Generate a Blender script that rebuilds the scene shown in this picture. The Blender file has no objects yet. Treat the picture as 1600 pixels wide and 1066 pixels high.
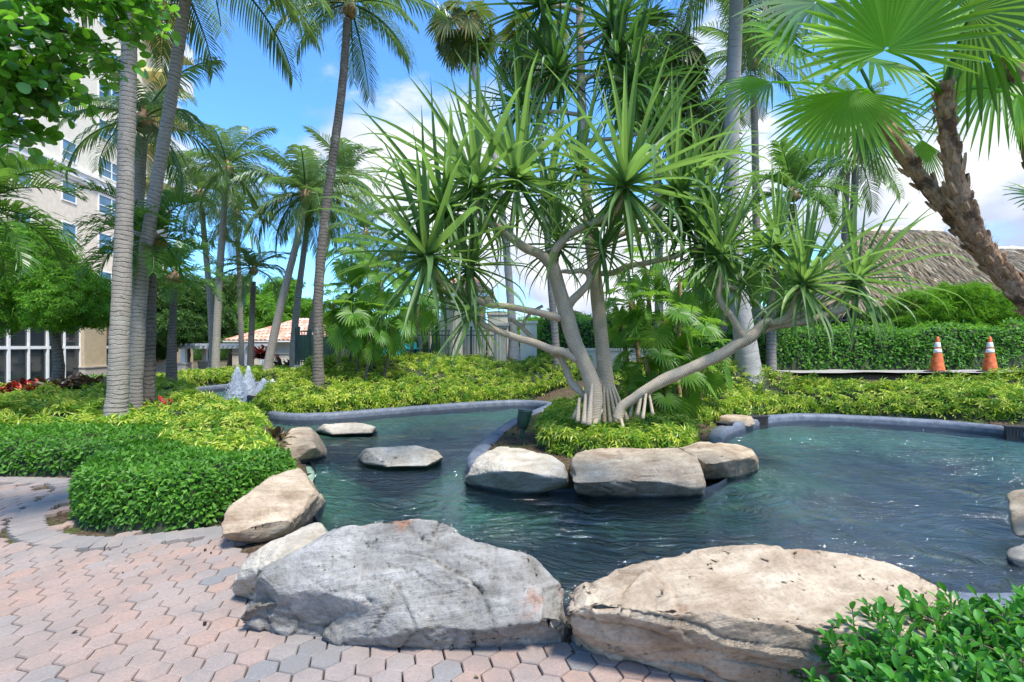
import bpy, bmesh, math, random
import numpy as np
from mathutils import Vector, Matrix

sc = bpy.context.scene
col = sc.collection
R = math.radians

# ---------------------------------------------------------------- camera, sky, sun, exposure
H, F = 1.7, 800.0                       # eye height; focal length in pixels of the 1600 px wide photograph
cam_d = bpy.data.cameras.new('camera'); cam = bpy.data.objects.new('camera', cam_d); col.objects.link(cam)
cam.location = (0, 0, H); cam.rotation_euler = (R(90), 0, 0)
cam_d.sensor_width = 36.0; cam_d.lens = 18.0; cam_d.shift_y = 0.0044
cam_d.clip_start = 0.05; cam_d.clip_end = 3000
sc.camera = cam

SUN_EL, SUN_AZ = R(62), R(141)          # azimuth clockwise from +Y (north): from the right, a little behind the camera
sun_dir = Vector((math.sin(SUN_AZ)*math.cos(SUN_EL), math.cos(SUN_AZ)*math.cos(SUN_EL), math.sin(SUN_EL)))
w = bpy.data.worlds.new('World'); sc.world = w; w.use_nodes = True
nt = w.node_tree; nt.nodes.clear()
def wn(t, **k):
    n = nt.nodes.new(t)
    for a, b in k.items(): setattr(n, a, b)
    return n
sky = wn('ShaderNodeTexSky', sky_type='NISHITA'); sky.sun_disc = False
sky.sun_elevation = SUN_EL; sky.sun_rotation = SUN_AZ
sky.altitude = 0; sky.air_density = 1.0; sky.dust_density = 0.6; sky.ozone_density = 2.5
tint = wn('ShaderNodeMix', data_type='RGBA', blend_type='MULTIPLY'); tint.inputs[0].default_value = 1.0
tint.inputs[7].default_value = (0.24, 0.41, 0.58, 1)
nt.links.new(sky.outputs[0], tint.inputs[6])
CX, CY = 7.9, 0.3
tc = wn('ShaderNodeTexCoord')
mp = wn('ShaderNodeMapping'); mp.inputs['Scale'].default_value = (1.0, 1.0, 1.7); mp.inputs['Location'].default_value = (CX, CY, 0.4)
nt.links.new(tc.outputs['Generated'], mp.inputs[0])
n1 = wn('ShaderNodeTexNoise'); n1.inputs['Scale'].default_value = 2.1; n1.inputs['Detail'].default_value = 9; n1.inputs['Roughness'].default_value = 0.56; n1.inputs['Distortion'].default_value = 0.25
nt.links.new(mp.outputs[0], n1.inputs[0])
sp = wn('ShaderNodeSeparateXYZ'); nt.links.new(tc.outputs['Generated'], sp.inputs[0])
def mth(op, a, b=None, c=None):
    n = wn('ShaderNodeMath', operation=op)
    for i, v in enumerate((a, b, c)):
        if v is None: continue
        if isinstance(v, (int, float)): n.inputs[i].default_value = v
        else: nt.links.new(v, n.inputs[i])
    return n.outputs[0]
# more cloud low down and towards the right (east), clear blue up to the left
bias = mth('ADD', mth('MULTIPLY', sp.outputs[0], 0.08), mth('MULTIPLY', sp.outputs[2], -0.28))
cl = mth('ADD', mth('ADD', n1.outputs[0], bias), 0.10)
cr = wn('ShaderNodeMapRange', interpolation_type='SMOOTHSTEP'); cr.inputs[1].default_value = 0.51; cr.inputs[2].default_value = 0.63
nt.links.new(cl, cr.inputs[0])
n2 = wn('ShaderNodeTexNoise'); n2.inputs['Scale'].default_value = 4.2; n2.inputs['Detail'].default_value = 6
nt.links.new(mp.outputs[0], n2.inputs[0])
cc = wn('ShaderNodeMix', data_type='RGBA'); cc.inputs[6].default_value = (.86, 1.0, 1.3, 1); cc.inputs[7].default_value = (1.62, 1.66, 1.74, 1)
cm = wn('ShaderNodeMapRange'); cm.inputs[1].default_value = 0.40; cm.inputs[2].default_value = 0.58; nt.links.new(n2.outputs[0], cm.inputs[0])
nt.links.new(cm.outputs[0], cc.inputs[0])
mx = wn('ShaderNodeMix', data_type='RGBA'); nt.links.new(cr.outputs[0], mx.inputs[0]); nt.links.new(tint.outputs[2], mx.inputs[6]); nt.links.new(cc.outputs[2], mx.inputs[7])
bg = wn('ShaderNodeBackground'); bg.inputs[1].default_value = 0.15; nt.links.new(mx.outputs[2], bg.inputs[0])
ow = wn('ShaderNodeOutputWorld'); nt.links.new(bg.outputs[0], ow.inputs[0])

sl = bpy.data.lights.new('sun', 'SUN'); sl.energy = 1.5; sl.angle = R(10); sl.color = (1, 0.95, 0.87)
so = bpy.data.objects.new('sun', sl); col.objects.link(so); so.rotation_euler = sun_dir.to_track_quat('Z', 'Y').to_euler(); so.location = (10, -10, 30)
sc.view_settings.view_transform = 'Standard'; sc.view_settings.look = 'None'; sc.view_settings.gamma = 1; sc.view_settings.use_curve_mapping = False
sc.view_settings.exposure = 2.25
sc.render.engine = 'CYCLES'; cy = sc.cycles
cy.use_denoising = True; cy.max_bounces = 9; cy.transparent_max_bounces = 12; cy.diffuse_bounces = 6; cy.glossy_bounces = 3; cy.transmission_bounces = 4
cy.use_adaptive_sampling = True; cy.adaptive_threshold = 0.02; cy.caustics_reflective = False; cy.caustics_refractive = False
cy.sample_clamp_indirect = 6

# ---------------------------------------------------------------- helpers
rng = np.random.default_rng(7)
random.seed(7)
def W(px, py, d): return Vector(((px-800)/F*d, d, H-(py-540)/F*d))
def Z(px, py, z):
    d = (H-z)*F/(py-540); return Vector(((px-800)/F*d, d, z))
def sm(t): t = np.clip(t, 0, 1); return t*t*(3-2*t)

def hashf(i, j, k, seed):
    h = (i*374761393 + j*668265263 + k*2147483647 + seed*1274126177) & 0xffffffff
    h = ((h ^ (h >> 13))*1274126177) & 0xffffffff
    h = (h ^ (h >> 16)) & 0xffffff
    return h/float(0xffffff)*2-1
def vnoise(P, seed=0):
    P = np.asarray(P, float); i = np.floor(P).astype(np.int64); f = P-i; u = f*f*(3-2*f); r = 0
    for a in (0, 1):
        for b in (0, 1):
            for c in (0, 1):
                wgt = (u[:, 0] if a else 1-u[:, 0])*(u[:, 1] if b else 1-u[:, 1])*(u[:, 2] if c else 1-u[:, 2])
                r = r + wgt*hashf(i[:, 0]+a, i[:, 1]+b, i[:, 2]+c, seed)
    return r
def fbm(P, o=4, seed=0, rough=0.5):
    r = 0; a = 1
    for k in range(o):
        r = r + a*vnoise(np.asarray(P)*2**k+17.3*k, seed+k); a *= rough
    return r

class Acc:
    """collects vertices and faces, then becomes ONE mesh"""
    def __init__(s): s.V = []; s.Fs = {}; s.n = 0; s.var = []; s.tc = []
    def add(s, V, faces, var=0.5, tc=None):
        V = np.asarray(V, float).reshape(-1, 3); n = len(V)
        if isinstance(faces, np.ndarray): faces = [faces]
        for f in faces:
            f = np.asarray(f, np.int64)
            if f.ndim == 1: f = f.reshape(1, -1)
            s.Fs.setdefault(f.shape[1], []).append(f+s.n)
        s.V.append(V); s.var.append(np.broadcast_to(np.asarray(var, float), (n,)).copy())
        s.tc.append(np.zeros((n, 3)) if tc is None else np.asarray(tc, float)); s.n += n
        return s
    def poly(s, V, lists, var=0.5):
        for f in lists: s.Fs.setdefault(len(f), []).append(np.asarray([f], np.int64)+s.n)
        V = np.asarray(V, float); s.V.append(V); s.var.append(np.full(len(V), var)); s.tc.append(np.zeros((len(V), 3))); s.n += len(V)
        return s
    def box(s, x0, x1, y0, y1, z0, z1, M=None, var=0.5):
        V = np.array([(x, y, z) for z in (z0, z1) for y in (y0, y1) for x in (x0, x1)], float)
        if M is not None: V = xf(V, M)
        return s.add(V, np.array([(0, 2, 3, 1), (4, 5, 7, 6), (0, 1, 5, 4), (2, 6, 7, 3), (0, 4, 6, 2), (1, 3, 7, 5)]), var)
    def data(s):
        return (np.concatenate(s.V), [np.concatenate(f) for f in s.Fs.values()], np.concatenate(s.var), np.concatenate(s.tc))
    def inst(s, data, M, var=None, scale=None):
        V, Fs, va, t = data
        return s.add(xf(V, M), Fs, va if var is None else (va*0.3+var) % 1.0, t)
    def mesh(s, name, mat, smooth=False):
        V, Fs, va, t = s.data(); me = bpy.data.meshes.new(name)
        me.vertices.add(len(V)); me.vertices.foreach_set('co', V.ravel().astype(np.float32))
        nl = sum(f.size for f in Fs); npoly = sum(len(f) for f in Fs)
        me.loops.add(nl); me.polygons.add(npoly)
        me.loops.foreach_set('vertex_index', np.concatenate([f.ravel() for f in Fs]).astype(np.int32))
        tot = np.concatenate([np.full(len(f), f.shape[1]) for f in Fs]); st = np.concatenate([[0], np.cumsum(tot)[:-1]])
        me.polygons.foreach_set('loop_start', st.astype(np.int32))
        me.polygons.foreach_set('use_smooth', np.full(npoly, smooth))
        me.update(calc_edges=True)
        a = me.attributes.new('var', 'FLOAT', 'POINT'); a.data.foreach_set('value', va.astype(np.float32))
        a = me.attributes.new('tc', 'FLOAT_VECTOR', 'POINT'); a.data.foreach_set('vector', t.ravel().astype(np.float32))
        me.materials.append(mat); return me
    def obj(s, name, mat, parent=None, smooth=False, loc=None, **k):
        return link(name, s.mesh(name, mat, smooth), parent, loc, **k)
def xf(V, M):
    M = np.array(M); return np.asarray(V)@M[:3, :3].T+M[:3, 3]
def link(name, me, parent=None, loc=None, **k):
    o = bpy.data.objects.new(name, me); col.objects.link(o)
    if parent is not None: o.parent = parent
    if loc is not None: o.location = loc
    for a, b in k.items(): o[a] = b
    return o
def thing(name, label, cat, loc=(0, 0, 0), group=None, rz=0):
    o = bpy.data.objects.new(name, None); col.objects.link(o); o.location = loc; o.rotation_euler = (0, 0, rz); o.empty_display_size = 0.2
    o['label'] = label; o['category'] = cat
    if group: o['group'] = group
    return o
def tag(o, label, cat, group=None):
    o['label'] = label; o['category'] = cat
    if group: o['group'] = group
    return o
def struct(o): o['kind'] = 'structure'; return o
def stuff(o): o['kind'] = 'stuff'; return o

def spline(pts, n):
    """Catmull-Rom through points of any width (x,y,z,r...)"""
    P = np.asarray([tuple(p) for p in pts], float)
    if len(P) == 2: return P[0]+(P[1]-P[0])*np.linspace(0, 1, n)[:, None]
    Q = np.vstack([2*P[0]-P[1], P, 2*P[-1]-P[-2]])
    out = []
    T = np.linspace(0, len(P)-1-1e-9, n)
    for t in T:
        i = int(t); f = t-i; a, b, c, d = Q[i:i+4]
        out.append(0.5*((2*b)+(-a+c)*f+(2*a-5*b+4*c-d)*f*f+(-a+3*b-3*c+d)*f**3))
    return np.array(out)
def tube(acc, pts, seg=10, step=0.08, ring=0.0, ringlen=0.06, rough=0.0, seed=0, cap=True, var=0.5, flare=0):
    """pts: (x,y,z,r) list; geometry ridge rings and lumps; tc = (length, angle)"""
    P0 = np.asarray([tuple(p) for p in pts], float)
    L = np.linalg.norm(np.diff(P0[:, :3], axis=0), axis=1).sum()
    n = max(4, int(L/step)); S = spline(P0, n); C = S[:, :3]; r = np.abs(S[:, 3])
    T = np.gradient(C, axis=0); T /= np.linalg.norm(T, axis=1)[:, None]+1e-9
    s = np.concatenate([[0], np.cumsum(np.linalg.norm(np.diff(C, axis=0), axis=1))])
    ref = np.array([0.31, 0.95, 0.05]) if abs(T[0][1]) < 0.9 else np.array([1, 0, 0.0])
    A = np.cross(T, ref); A /= np.linalg.norm(A, axis=1)[:, None]; B = np.cross(T, A)
    th = np.linspace(0, 2*np.pi, seg, endpoint=False)
    rr = r[:, None]*np.ones(seg)
    if ring:
        ph = (s/ringlen)[:, None]+0.25*np.sin(th+seed)+0.3*vnoise(np.c_[s*6, s*0, s*0+seed], seed)[:, None]
        rr = rr*(1+ring*(0.5-(ph % 1.0)))
    if rough:
        SS, TT = np.meshgrid(s, th, indexing='ij')
        q = np.c_[(np.cos(TT)*1.3).ravel(), (np.sin(TT)*1.3).ravel(), (SS*3).ravel()]
        rr = rr*(1+rough*fbm(q, 3, seed).reshape(rr.shape))
    V = C[:, None]+rr[..., None]*(np.cos(th)[:, None]*A[:, None]+np.sin(th)[:, None]*B[:, None])
    i = np.arange(n-1)[:, None]*seg; j = np.arange(seg)
    Fq = np.stack([i+j, i+(j+1) % seg, i+seg+(j+1) % seg, i+seg+j], -1).reshape(-1, 4)
    tcs = np.stack([np.repeat(s, seg), np.tile(th, n), np.zeros(n*seg)], -1)
    fs = [Fq]
    acc.add(V.reshape(-1, 3), fs, var, tcs)
    if cap:
        b = acc.n-n*seg
        acc.Fs.setdefault(seg, []).append(np.array([b+(n-1)*seg+np.arange(seg)])); acc.Fs[seg].append(np.array([b+np.arange(seg)[::-1]]))
    return acc
def ribbon(acc, M, hw, side, nrm, fold=0.0, var=0.5):
    """a strip along M (n,3); 3 vertices across, folded on its midline"""
    M = np.asarray(M); n = len(M); hw = np.asarray(hw)[:, None]
    side = np.broadcast_to(side, (n, 3)); nrm = np.broadcast_to(nrm, (n, 3))
    V = np.stack([M-side*hw+nrm*hw*fold, M, M+side*hw+nrm*hw*fold], 1).reshape(-1, 3)
    i = np.arange(n-1)[:, None]*3
    Fq = np.concatenate([i+np.array([0, 1, 4, 3]), i+np.array([1, 2, 5, 4])])
    t = np.linspace(0, 1, n); tcv = np.stack([np.repeat(t, 3), np.tile([-1, 0, 1], n), np.zeros(3*n)], -1)
    return acc.add(V, Fq, var, tcv)
def strip(acc, M, hw, side, var=0.5):
    M = np.asarray(M); n = len(M); hw = np.asarray(hw)[:, None]
    V = np.stack([M-side*hw, M+side*hw], 1).reshape(-1, 3)
    i = np.arange(n-1)[:, None]*2
    t = np.linspace(0, 1, n)
    return acc.add(V, i+np.array([0, 1, 3, 2]), var, np.stack([np.repeat(t, 2), np.tile([-1, 1], n), np.zeros(2*n)], -1))
def scatter(acc, T, TF, P, D, U, S, var, tct=None):
    """place template (T verts with +Y as its axis, +Z its face) at P along D facing U scaled S"""
    D = D/(np.linalg.norm(D, axis=1)[:, None]+1e-9); X = np.cross(D, U); X /= np.linalg.norm(X, axis=1)[:, None]+1e-9; N = np.cross(X, D)
    S = np.broadcast_to(np.asarray(S, float), (len(P),))
    V = P[:, None]+S[:, None, None]*(T[None, :, 0:1]*X[:, None]+T[None, :, 1:2]*D[:, None]+T[None, :, 2:3]*N[:, None])
    n = len(T); off = (np.arange(len(P))*n)[:, None, None]
    fs = [(off+f[None]).reshape(-1, f.shape[1]) for f in TF]
    tcs = np.tile(T, (len(P), 1))
    return acc.add(V.reshape(-1, 3), fs, np.repeat(var, n), tcs)
# leaf templates ------------------------------------------------------
LEAF2 = (np.array([(0, 0, 0), (.24, .5, .05), (0, 1, -.06), (-.24, .5, .05)]), [np.array([(0, 1, 2), (0, 2, 3)])])
def leaf6(wd=.3, curl=-.12, fold=.09):
    T = np.array([(0, 0, 0), (0, .5, 0.0), (0, 1, curl), (wd*.75, .25, fold*.8), (wd, .62, fold+curl*.35), (wd*.55, .88, fold*.5+curl*.7), (-wd*.75, .25, fold*.8), (-wd, .62, fold+curl*.35), (-wd*.55, .88, fold*.5+curl*.7)])
    return T, [np.array([(0, 3, 1), (3, 4, 1), (4, 5, 1), (5, 2, 1), (0, 1, 6), (6, 1, 7), (7, 1, 8), (8, 1, 2)])]
LEAF8 = leaf6()
def umbrella(n=7, wd=.2, droop=.35, seed=0):
    """schefflera-like leaf: n leaflets radiating from a stalk tip"""
    V = []; Fc = []; r0 = random.Random(seed)
    for i in range(n):
        a = 2*math.pi*i/n+r0.uniform(-.15, .15); l = r0.uniform(.8, 1.1); c, s = math.cos(a), math.sin(a)
        def q(rad, sd, z): return (c*rad-s*sd, s*rad+c*sd, z)
        b = len(V); V += [q(.03, 0, 0), q(.55*l, wd*.55, .02-droop*.2), q(l, 0, -droop), q(.55*l, -wd*.55, .02-droop*.2)]
        Fc += [(b, b+1, b+2), (b, b+2, b+3)]
    V = np.array(V); V = V[:, [0, 1, 2]]
    return V, [np.array(Fc)]
UMB = umbrella(7)
UMB5 = umbrella(5, .24, .3, 3)

def inpoly(x, y, poly):
    x = np.asarray(x); y = np.asarray(y); ins = np.zeros(x.shape, bool); n = len(poly)
    for i in range(n):
        x1, y1 = poly[i]; x2, y2 = poly[(i+1) % n]
        if y1 == y2: continue
        c = ((y1 > y) != (y2 > y)) & (x < (x2-x1)*(y-y1)/(y2-y1)+x1)
        ins ^= c
    return ins
def edgedist(x, y, poly):
    d = np.full(np.shape(x), 1e9); P = np.stack([x, y], -1)
    for i in range(len(poly)):
        a = np.array(poly[i]); b = np.array(poly[(i+1) % len(poly)]); ab = b-a
        t = np.clip(((P-a)@ab)/(ab@ab+1e-12), 0, 1)
        d = np.minimum(d, np.linalg.norm(P-(a+t[..., None]*ab), axis=-1))
    return d
def smooth_poly(poly, n):
    P = [tuple(p) for p in poly]; k = len(P); out = []
    Q = P[-2:]+P+P[:3]; Q = np.array(Q, float)
    for t in np.linspace(0, k, n, endpoint=False):
        i = int(t); f = t-i; a, b, c, d = Q[i+1:i+5]
        out.append(tuple(0.5*((2*b)+(-a+c)*f+(2*a-5*b+4*c-d)*f*f+(-a+3*b-3*c+d)*f**3)))
    return out

# ---------------------------------------------------------------- materials
class NM:
    def __init__(s, name):
        s.m = bpy.data.materials.new(name); s.m.use_nodes = True; s.t = s.m.node_tree; s.t.nodes.clear()
        s.out = s.n('ShaderNodeOutputMaterial')
    def n(s, t, ins=None, **k):
        nd = s.t.nodes.new(t)
        for a, b in k.items(): setattr(nd, a, b)
        for a, b in (ins or {}).items(): s.put(nd.inputs[a], b)
        return nd
    def put(s, sock, v):
        if isinstance(v, bpy.types.NodeSocket): s.t.links.new(v, sock)
        elif isinstance(v, tuple) and len(v) == 3 and sock.type == 'RGBA': sock.default_value = (*v, 1)
        else: sock.default_value = v
    def math(s, op, a, b=0.0, clamp=False): 
        n = s.n('ShaderNodeMath', {0: a, 1: b}, operation=op); n.use_clamp = clamp; return n.outputs[0]
    def mix(s, f, a, b, bt='MIX'): return s.n('ShaderNodeMix', {0: f, 6: a, 7: b}, data_type='RGBA', blend_type=bt).outputs[2]
    def noise(s, sc_, det=4, rough=.55, vec=None, dist=0.0):
        i = {'Scale': sc_, 'Detail': det, 'Roughness': rough, 'Distortion': dist}
        if vec is not None: i['Vector'] = vec
        return s.n('ShaderNodeTexNoise', i).outputs[0]
    def rng(s, v, a, b, c=0.0, d=1.0, st='LINEAR'): return s.n('ShaderNodeMapRange', {0: v, 1: a, 2: b, 3: c, 4: d}, interpolation_type=st).outputs[0]
    def ramp(s, v, stops):
        n = s.n('ShaderNodeValToRGB', {0: v}); e = n.color_ramp.elements
        while len(e) < len(stops): e.new(0.5)
        for el, (p, c) in zip(e, stops): el.position = p; el.color = (*c, 1)
        return n.outputs[0]
    def pos(s): return s.n('ShaderNodeNewGeometry').outputs['Position']
    def obj(s): return s.n('ShaderNodeTexCoord').outputs['Object']
    def attr(s, nm): return s.n('ShaderNodeAttribute', attribute_name=nm)
    def scale(s, v, xyz): return s.n('ShaderNodeMapping', {0: v, 3: xyz}).outputs[0]
    def bump(s, h, st=.3, dist=.02): return s.n('ShaderNodeBump', {'Strength': st, 'Distance': dist, 'Height': h}).outputs[0]
    def bsdf(s, color, rough=.6, nrm=None, spec=.5, **k):
        i = {'Base Color': color, 'Roughness': rough, 'Specular IOR Level': spec}
        if nrm is not None: i['Normal'] = nrm
        for a, b in k.items(): i[a.replace('_', ' ')] = b
        return s.n('ShaderNodeBsdfPrincipled', i).outputs[0]
    def end(s, sh): s.t.links.new(sh, s.out.inputs[0]); return s.m
def plain(name, c, rough=.6, var=.12, sc_=8, bump=.15, metal=0.0, spec=.5):
    m = NM(name); v = m.noise(sc_, 5, .6, m.obj()); c2 = tuple(x*(1-var*2) for x in c); c3 = tuple(min(1, x*(1+var)) for x in c)
    cc_ = m.mix(m.rng(v, .35, .65), c2, c3)
    return m.end(m.bsdf(cc_, rough, m.bump(m.noise(sc_*12, 3, .6, m.obj()), bump, .01), spec, Metallic=metal))
def leafmat(name, stops, rough=.42, trans=.35, tcol=(.22, .36, .04), spec=.45, midrib=None, big=1.6, obrand=1.0):
    """green varies leaf to leaf ('var' attribute + object random) and in soft patches"""
    m = NM(name); v = m.attr('var').outputs['Fac']; ob = m.n('ShaderNodeObjectInfo').outputs['Random']
    x = m.math('FRACT', m.math('ADD', v, m.math('MULTIPLY', ob, obrand)))
    x = m.math('ADD', m.math('MULTIPLY', x, .75), m.math('MULTIPLY', m.rng(m.noise(big, 3, .5, m.pos()), .3, .7), .25))
    c = m.ramp(x, stops)
    if midrib:
        tcx = m.n('ShaderNodeSeparateXYZ', {0: m.attr('tc').outputs['Vector']})
        k = m.rng(m.math('ABSOLUTE', tcx.outputs[1]), 0.0, .16, 1, 0)
        c = m.mix(m.math('MULTIPLY', k, .5), c, midrib)
    p = m.bsdf(c, rough, None, spec)
    t = m.n('ShaderNodeBsdfTranslucent', {0: m.mix(.5, c, tcol)}).outputs[0]
    return m.end(m.n('ShaderNodeMixShader', {0: trans, 1: p, 2: t}).outputs[0])
G1 = [(0, (.018, .055, .012)), (.5, (.04, .115, .02)), (1, (.09, .20, .035))]
M = {}
M['palm'] = leafmat('coconut_leaf', [(0, (.045, .10, .025)), (.5, (.085, .17, .045)), (.9, (.15, .25, .07)), (1, (.26, .26, .08))], .38, .42, (.30, .48, .08), spec=.7)
M['palm_dark'] = leafmat('dark_palm_leaf', [(0, (.03, .09, .018)), (.6, (.06, .16, .028)), (1, (.13, .29, .05))], .36, .45, (.28, .52, .05), spec=.6)
M['fan'] = leafmat('fan_leaf', [(0, (.07, .21, .015)), (.5, (.13, .33, .025)), (1, (.24, .46, .04))], .42, .62, (.52, .9, .05), .5, (.16, .36, .06))
M['fan_far'] = leafmat('thatch_palm_leaf', [(0, (.05, .14, .015)), (.5, (.10, .25, .025)), (1, (.20, .36, .05))], .45, .5, (.35, .6, .04))
M['fan_olive'] = leafmat('olive_fan_leaf', [(0, (.03, .07, .012)), (.6, (.08, .13, .03)), (.85, (.22, .18, .04)), (1, (.30, .17, .04))], .5, .35, (.25, .35, .03))
M['pand'] = leafmat('screw_pine_leaf', [(0, (.065, .14, .045)), (.5, (.125, .225, .075)), (.9, (.21, .33, .10)), (1, (.34, .40, .13))], .46, .42, (.38, .66, .08), .5, (.11, .25, .06))
M['pand_dark'] = leafmat('tall_screw_pine_leaf', [(0, (.022, .075, .018)), (.6, (.045, .13, .03)), (1, (.09, .2, .04))], .42, .32, (.18, .4, .04), .5)
M['hedge'] = leafmat('clipped_hedge_leaf', [(0, (.035, .11, .014)), (.5, (.075, .21, .022)), (.85, (.14, .33, .035)), (.97, (.22, .40, .05)), (1, (.42, .34, .08))], .48, .40, (.2, .6, .02), .35)
M['ficus'] = leafmat('ficus_leaf', [(0, (.02, .11, .016)), (.5, (.045, .20, .025)), (.8, (.09, .30, .035)), (1, (.17, .40, .05))], .42, .38, (.2, .6, .03), .4, (.10, .28, .06), obrand=.6)
M['ficus2'] = leafmat('green_hedge_leaf', [(0, (.03, .12, .012)), (.5, (.08, .24, .025)), (.85, (.16, .38, .04)), (1, (.28, .48, .06))], .48, .42, (.3, .6, .03), .35)
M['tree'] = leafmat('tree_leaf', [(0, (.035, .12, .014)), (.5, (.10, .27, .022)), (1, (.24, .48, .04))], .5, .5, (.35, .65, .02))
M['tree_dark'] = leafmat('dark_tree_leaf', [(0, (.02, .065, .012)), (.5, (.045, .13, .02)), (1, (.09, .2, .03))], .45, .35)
M['grape'] = leafmat('sea_grape_leaf', [(0, (.03, .11, .015)), (.55, (.075, .24, .022)), (.9, (.16, .40, .04)), (.97, (.4, .27, .05)), (1, (.45, .2, .05))], .33, .5, (.35, .75, .03), .7, (.2, .3, .08))
M['red'] = leafmat('croton_leaf', [(0, (.05, .008, .012)), (.35, (.025, .012, .012)), (.6, (.35, .02, .02)), (.85, (.5, .05, .03)), (1, (.25, .2, .05))], .4, .25, (.4, .05, .03))
M['bronze'] = leafmat('bronze_plant_leaf', [(0, (.02, .014, .012)), (.5, (.06, .03, .02)), (.8, (.12, .10, .03)), (1, (.25, .10, .05))], .4, .25, (.2, .1, .03))
def scheff():
    m = NM('variegated_leaf'); v = m.attr('var').outputs['Fac']
    tcv = m.attr('tc').outputs['Vector']
    n = m.noise(26, 3, .6, m.pos()); rad = m.n('ShaderNodeVectorMath', {0: tcv}, operation='LENGTH').outputs['Value']
    x = m.math('ADD', m.math('MULTIPLY', v, .62), m.math('MULTIPLY', m.rng(n, .3, .7), .38))
    g = m.ramp(x, [(0, (.035, .13, .012)), (.28, (.09, .25, .018)), (.45, (.28, .44, .03)), (.68, (.55, .62, .07)), (1, (.80, .76, .28))])
    g = m.mix(m.rng(m.noise(.7, 3, .6, m.pos()), .45, .65), g, m.mix(.3, g, (.10, .26, .02)))
    p = m.bsdf(g, .4, None, .5); t = m.n('ShaderNodeBsdfTranslucent', {0: m.mix(.4, g, (.4, .5, .05))}).outputs[0]
    return m.end(m.n('ShaderNodeMixShader', {0: .3, 1: p, 2: t}).outputs[0])
M['scheff'] = scheff()
def bark(name, c1, c2, dark, freq=14, lichen=.4, bump=.5, ringw=.22):
    m = NM(name); s = m.n('ShaderNodeSeparateXYZ', {0: m.attr('tc').outputs['Vector']})
    ln, an = s.outputs[0], s.outputs[1]
    wob = m.noise(3.0, 3, .5, m.obj())
    ph = m.math('FRACT', m.math('ADD', m.math('MULTIPLY', ln, freq), m.math('MULTIPLY', wob, 2.2)))
    line = m.rng(m.math('ABSOLUTE', m.math('SUBTRACT', ph, .5)), .5-ringw, .5, 0, 1)
    grain = m.noise(30, 5, .65, m.scale(m.obj(), (1, 1, 3.0)))
    c = m.mix(m.rng(grain, .3, .7), c1, c2)
    c = m.mix(m.math('MULTIPLY', line, m.rng(m.noise(5, 3, .6, m.obj()), .35, .6, .2, .95)), c, dark)
    spot = m.rng(m.noise(9, 6, .7, m.obj()), .60, .66)
    c = m.mix(m.math('MULTIPLY', spot, lichen), c, dark)
    c = m.mix(m.math('MULTIPLY', m.rng(m.noise(4.3, 5, .7, m.scale(m.obj(), (1, 1, .6))), .56, .68), .35), c, (.42, .41, .36))
    h = m.math('ADD', m.math('MULTIPLY', line, -1.0), m.math('MULTIPLY', grain, .8))
    return m.end(m.bsdf(c, .85, m.bump(h, bump, .012), .25))
M['bark'] = bark('grey_palm_bark', (.22, .19, .15), (.40, .355, .29), (.08, .065, .05), 13, .55, .6, .16)
M['bark_far'] = bark('distant_palm_bark', (.19, .17, .15), (.30, .27, .235), (.09, .08, .07), 9, .2, .3)
M['bark_dark'] = bark('dark_palm_bark', (.10, .085, .07), (.22, .19, .155), (.035, .028, .022), 11, .5, .5)
M['bark_pale'] = bark('pale_royal_palm_bark', (.27, .25, .225), (.40, .38, .345), (.16, .14, .12), 5, .45, .3, .06)
M['bark_pand'] = bark('screw_pine_bark', (.43, .335, .235), (.60, .50, .375), (.27, .20, .14), 42, .25, .45, .30)
def fibre(name, a, b, dk):
    m = NM(name); s = m.scale(m.obj(), (1, 1, .35)); g = m.noise(45, 5, .7, s); g2 = m.noise(7, 4, .6, m.obj())
    c = m.mix(m.rng(g, .35, .65), a, b); c = m.mix(m.rng(g2, .5, .62), c, dk)
    return m.end(m.bsdf(c, .9, m.bump(g, .9, .02), .15))
M['fibre'] = fibre('fibrous_palm_bark', (.24, .145, .08), (.44, .30, .19), (.11, .068, .042))
M['boot'] = fibre('leaf_base', (.30, .165, .08), (.50, .34, .20), (.16, .085, .045))
M['twig'] = plain('twig_bark', (.12, .09, .065), .85)
M['stalk'] = plain('green_stalk', (.10, .20, .035), .45)
M['gold'] = plain('golden_flower_stalk', (.34, .22, .05), .7)
M['soil'] = None
def soil():
    m = NM('mulch'); n = m.noise(22, 6, .7, m.pos()); c = m.ramp(n, [(.3, (.035, .022, .014)), (.5, (.10, .07, .045)), (.62, (.19, .14, .09)), (.7, (.10, .10, .05))])
    g = m.rng(m.noise(1.3, 3, .5, m.pos()), .5, .62); c = m.mix(g, c, m.mix(m.rng(n, .4, .6), (.05, .07, .02), (.12, .14, .05)))
    return m.end(m.bsdf(c, .95, m.bump(n, 1.0, .04), .1))
M['soil'] = soil()
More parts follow.
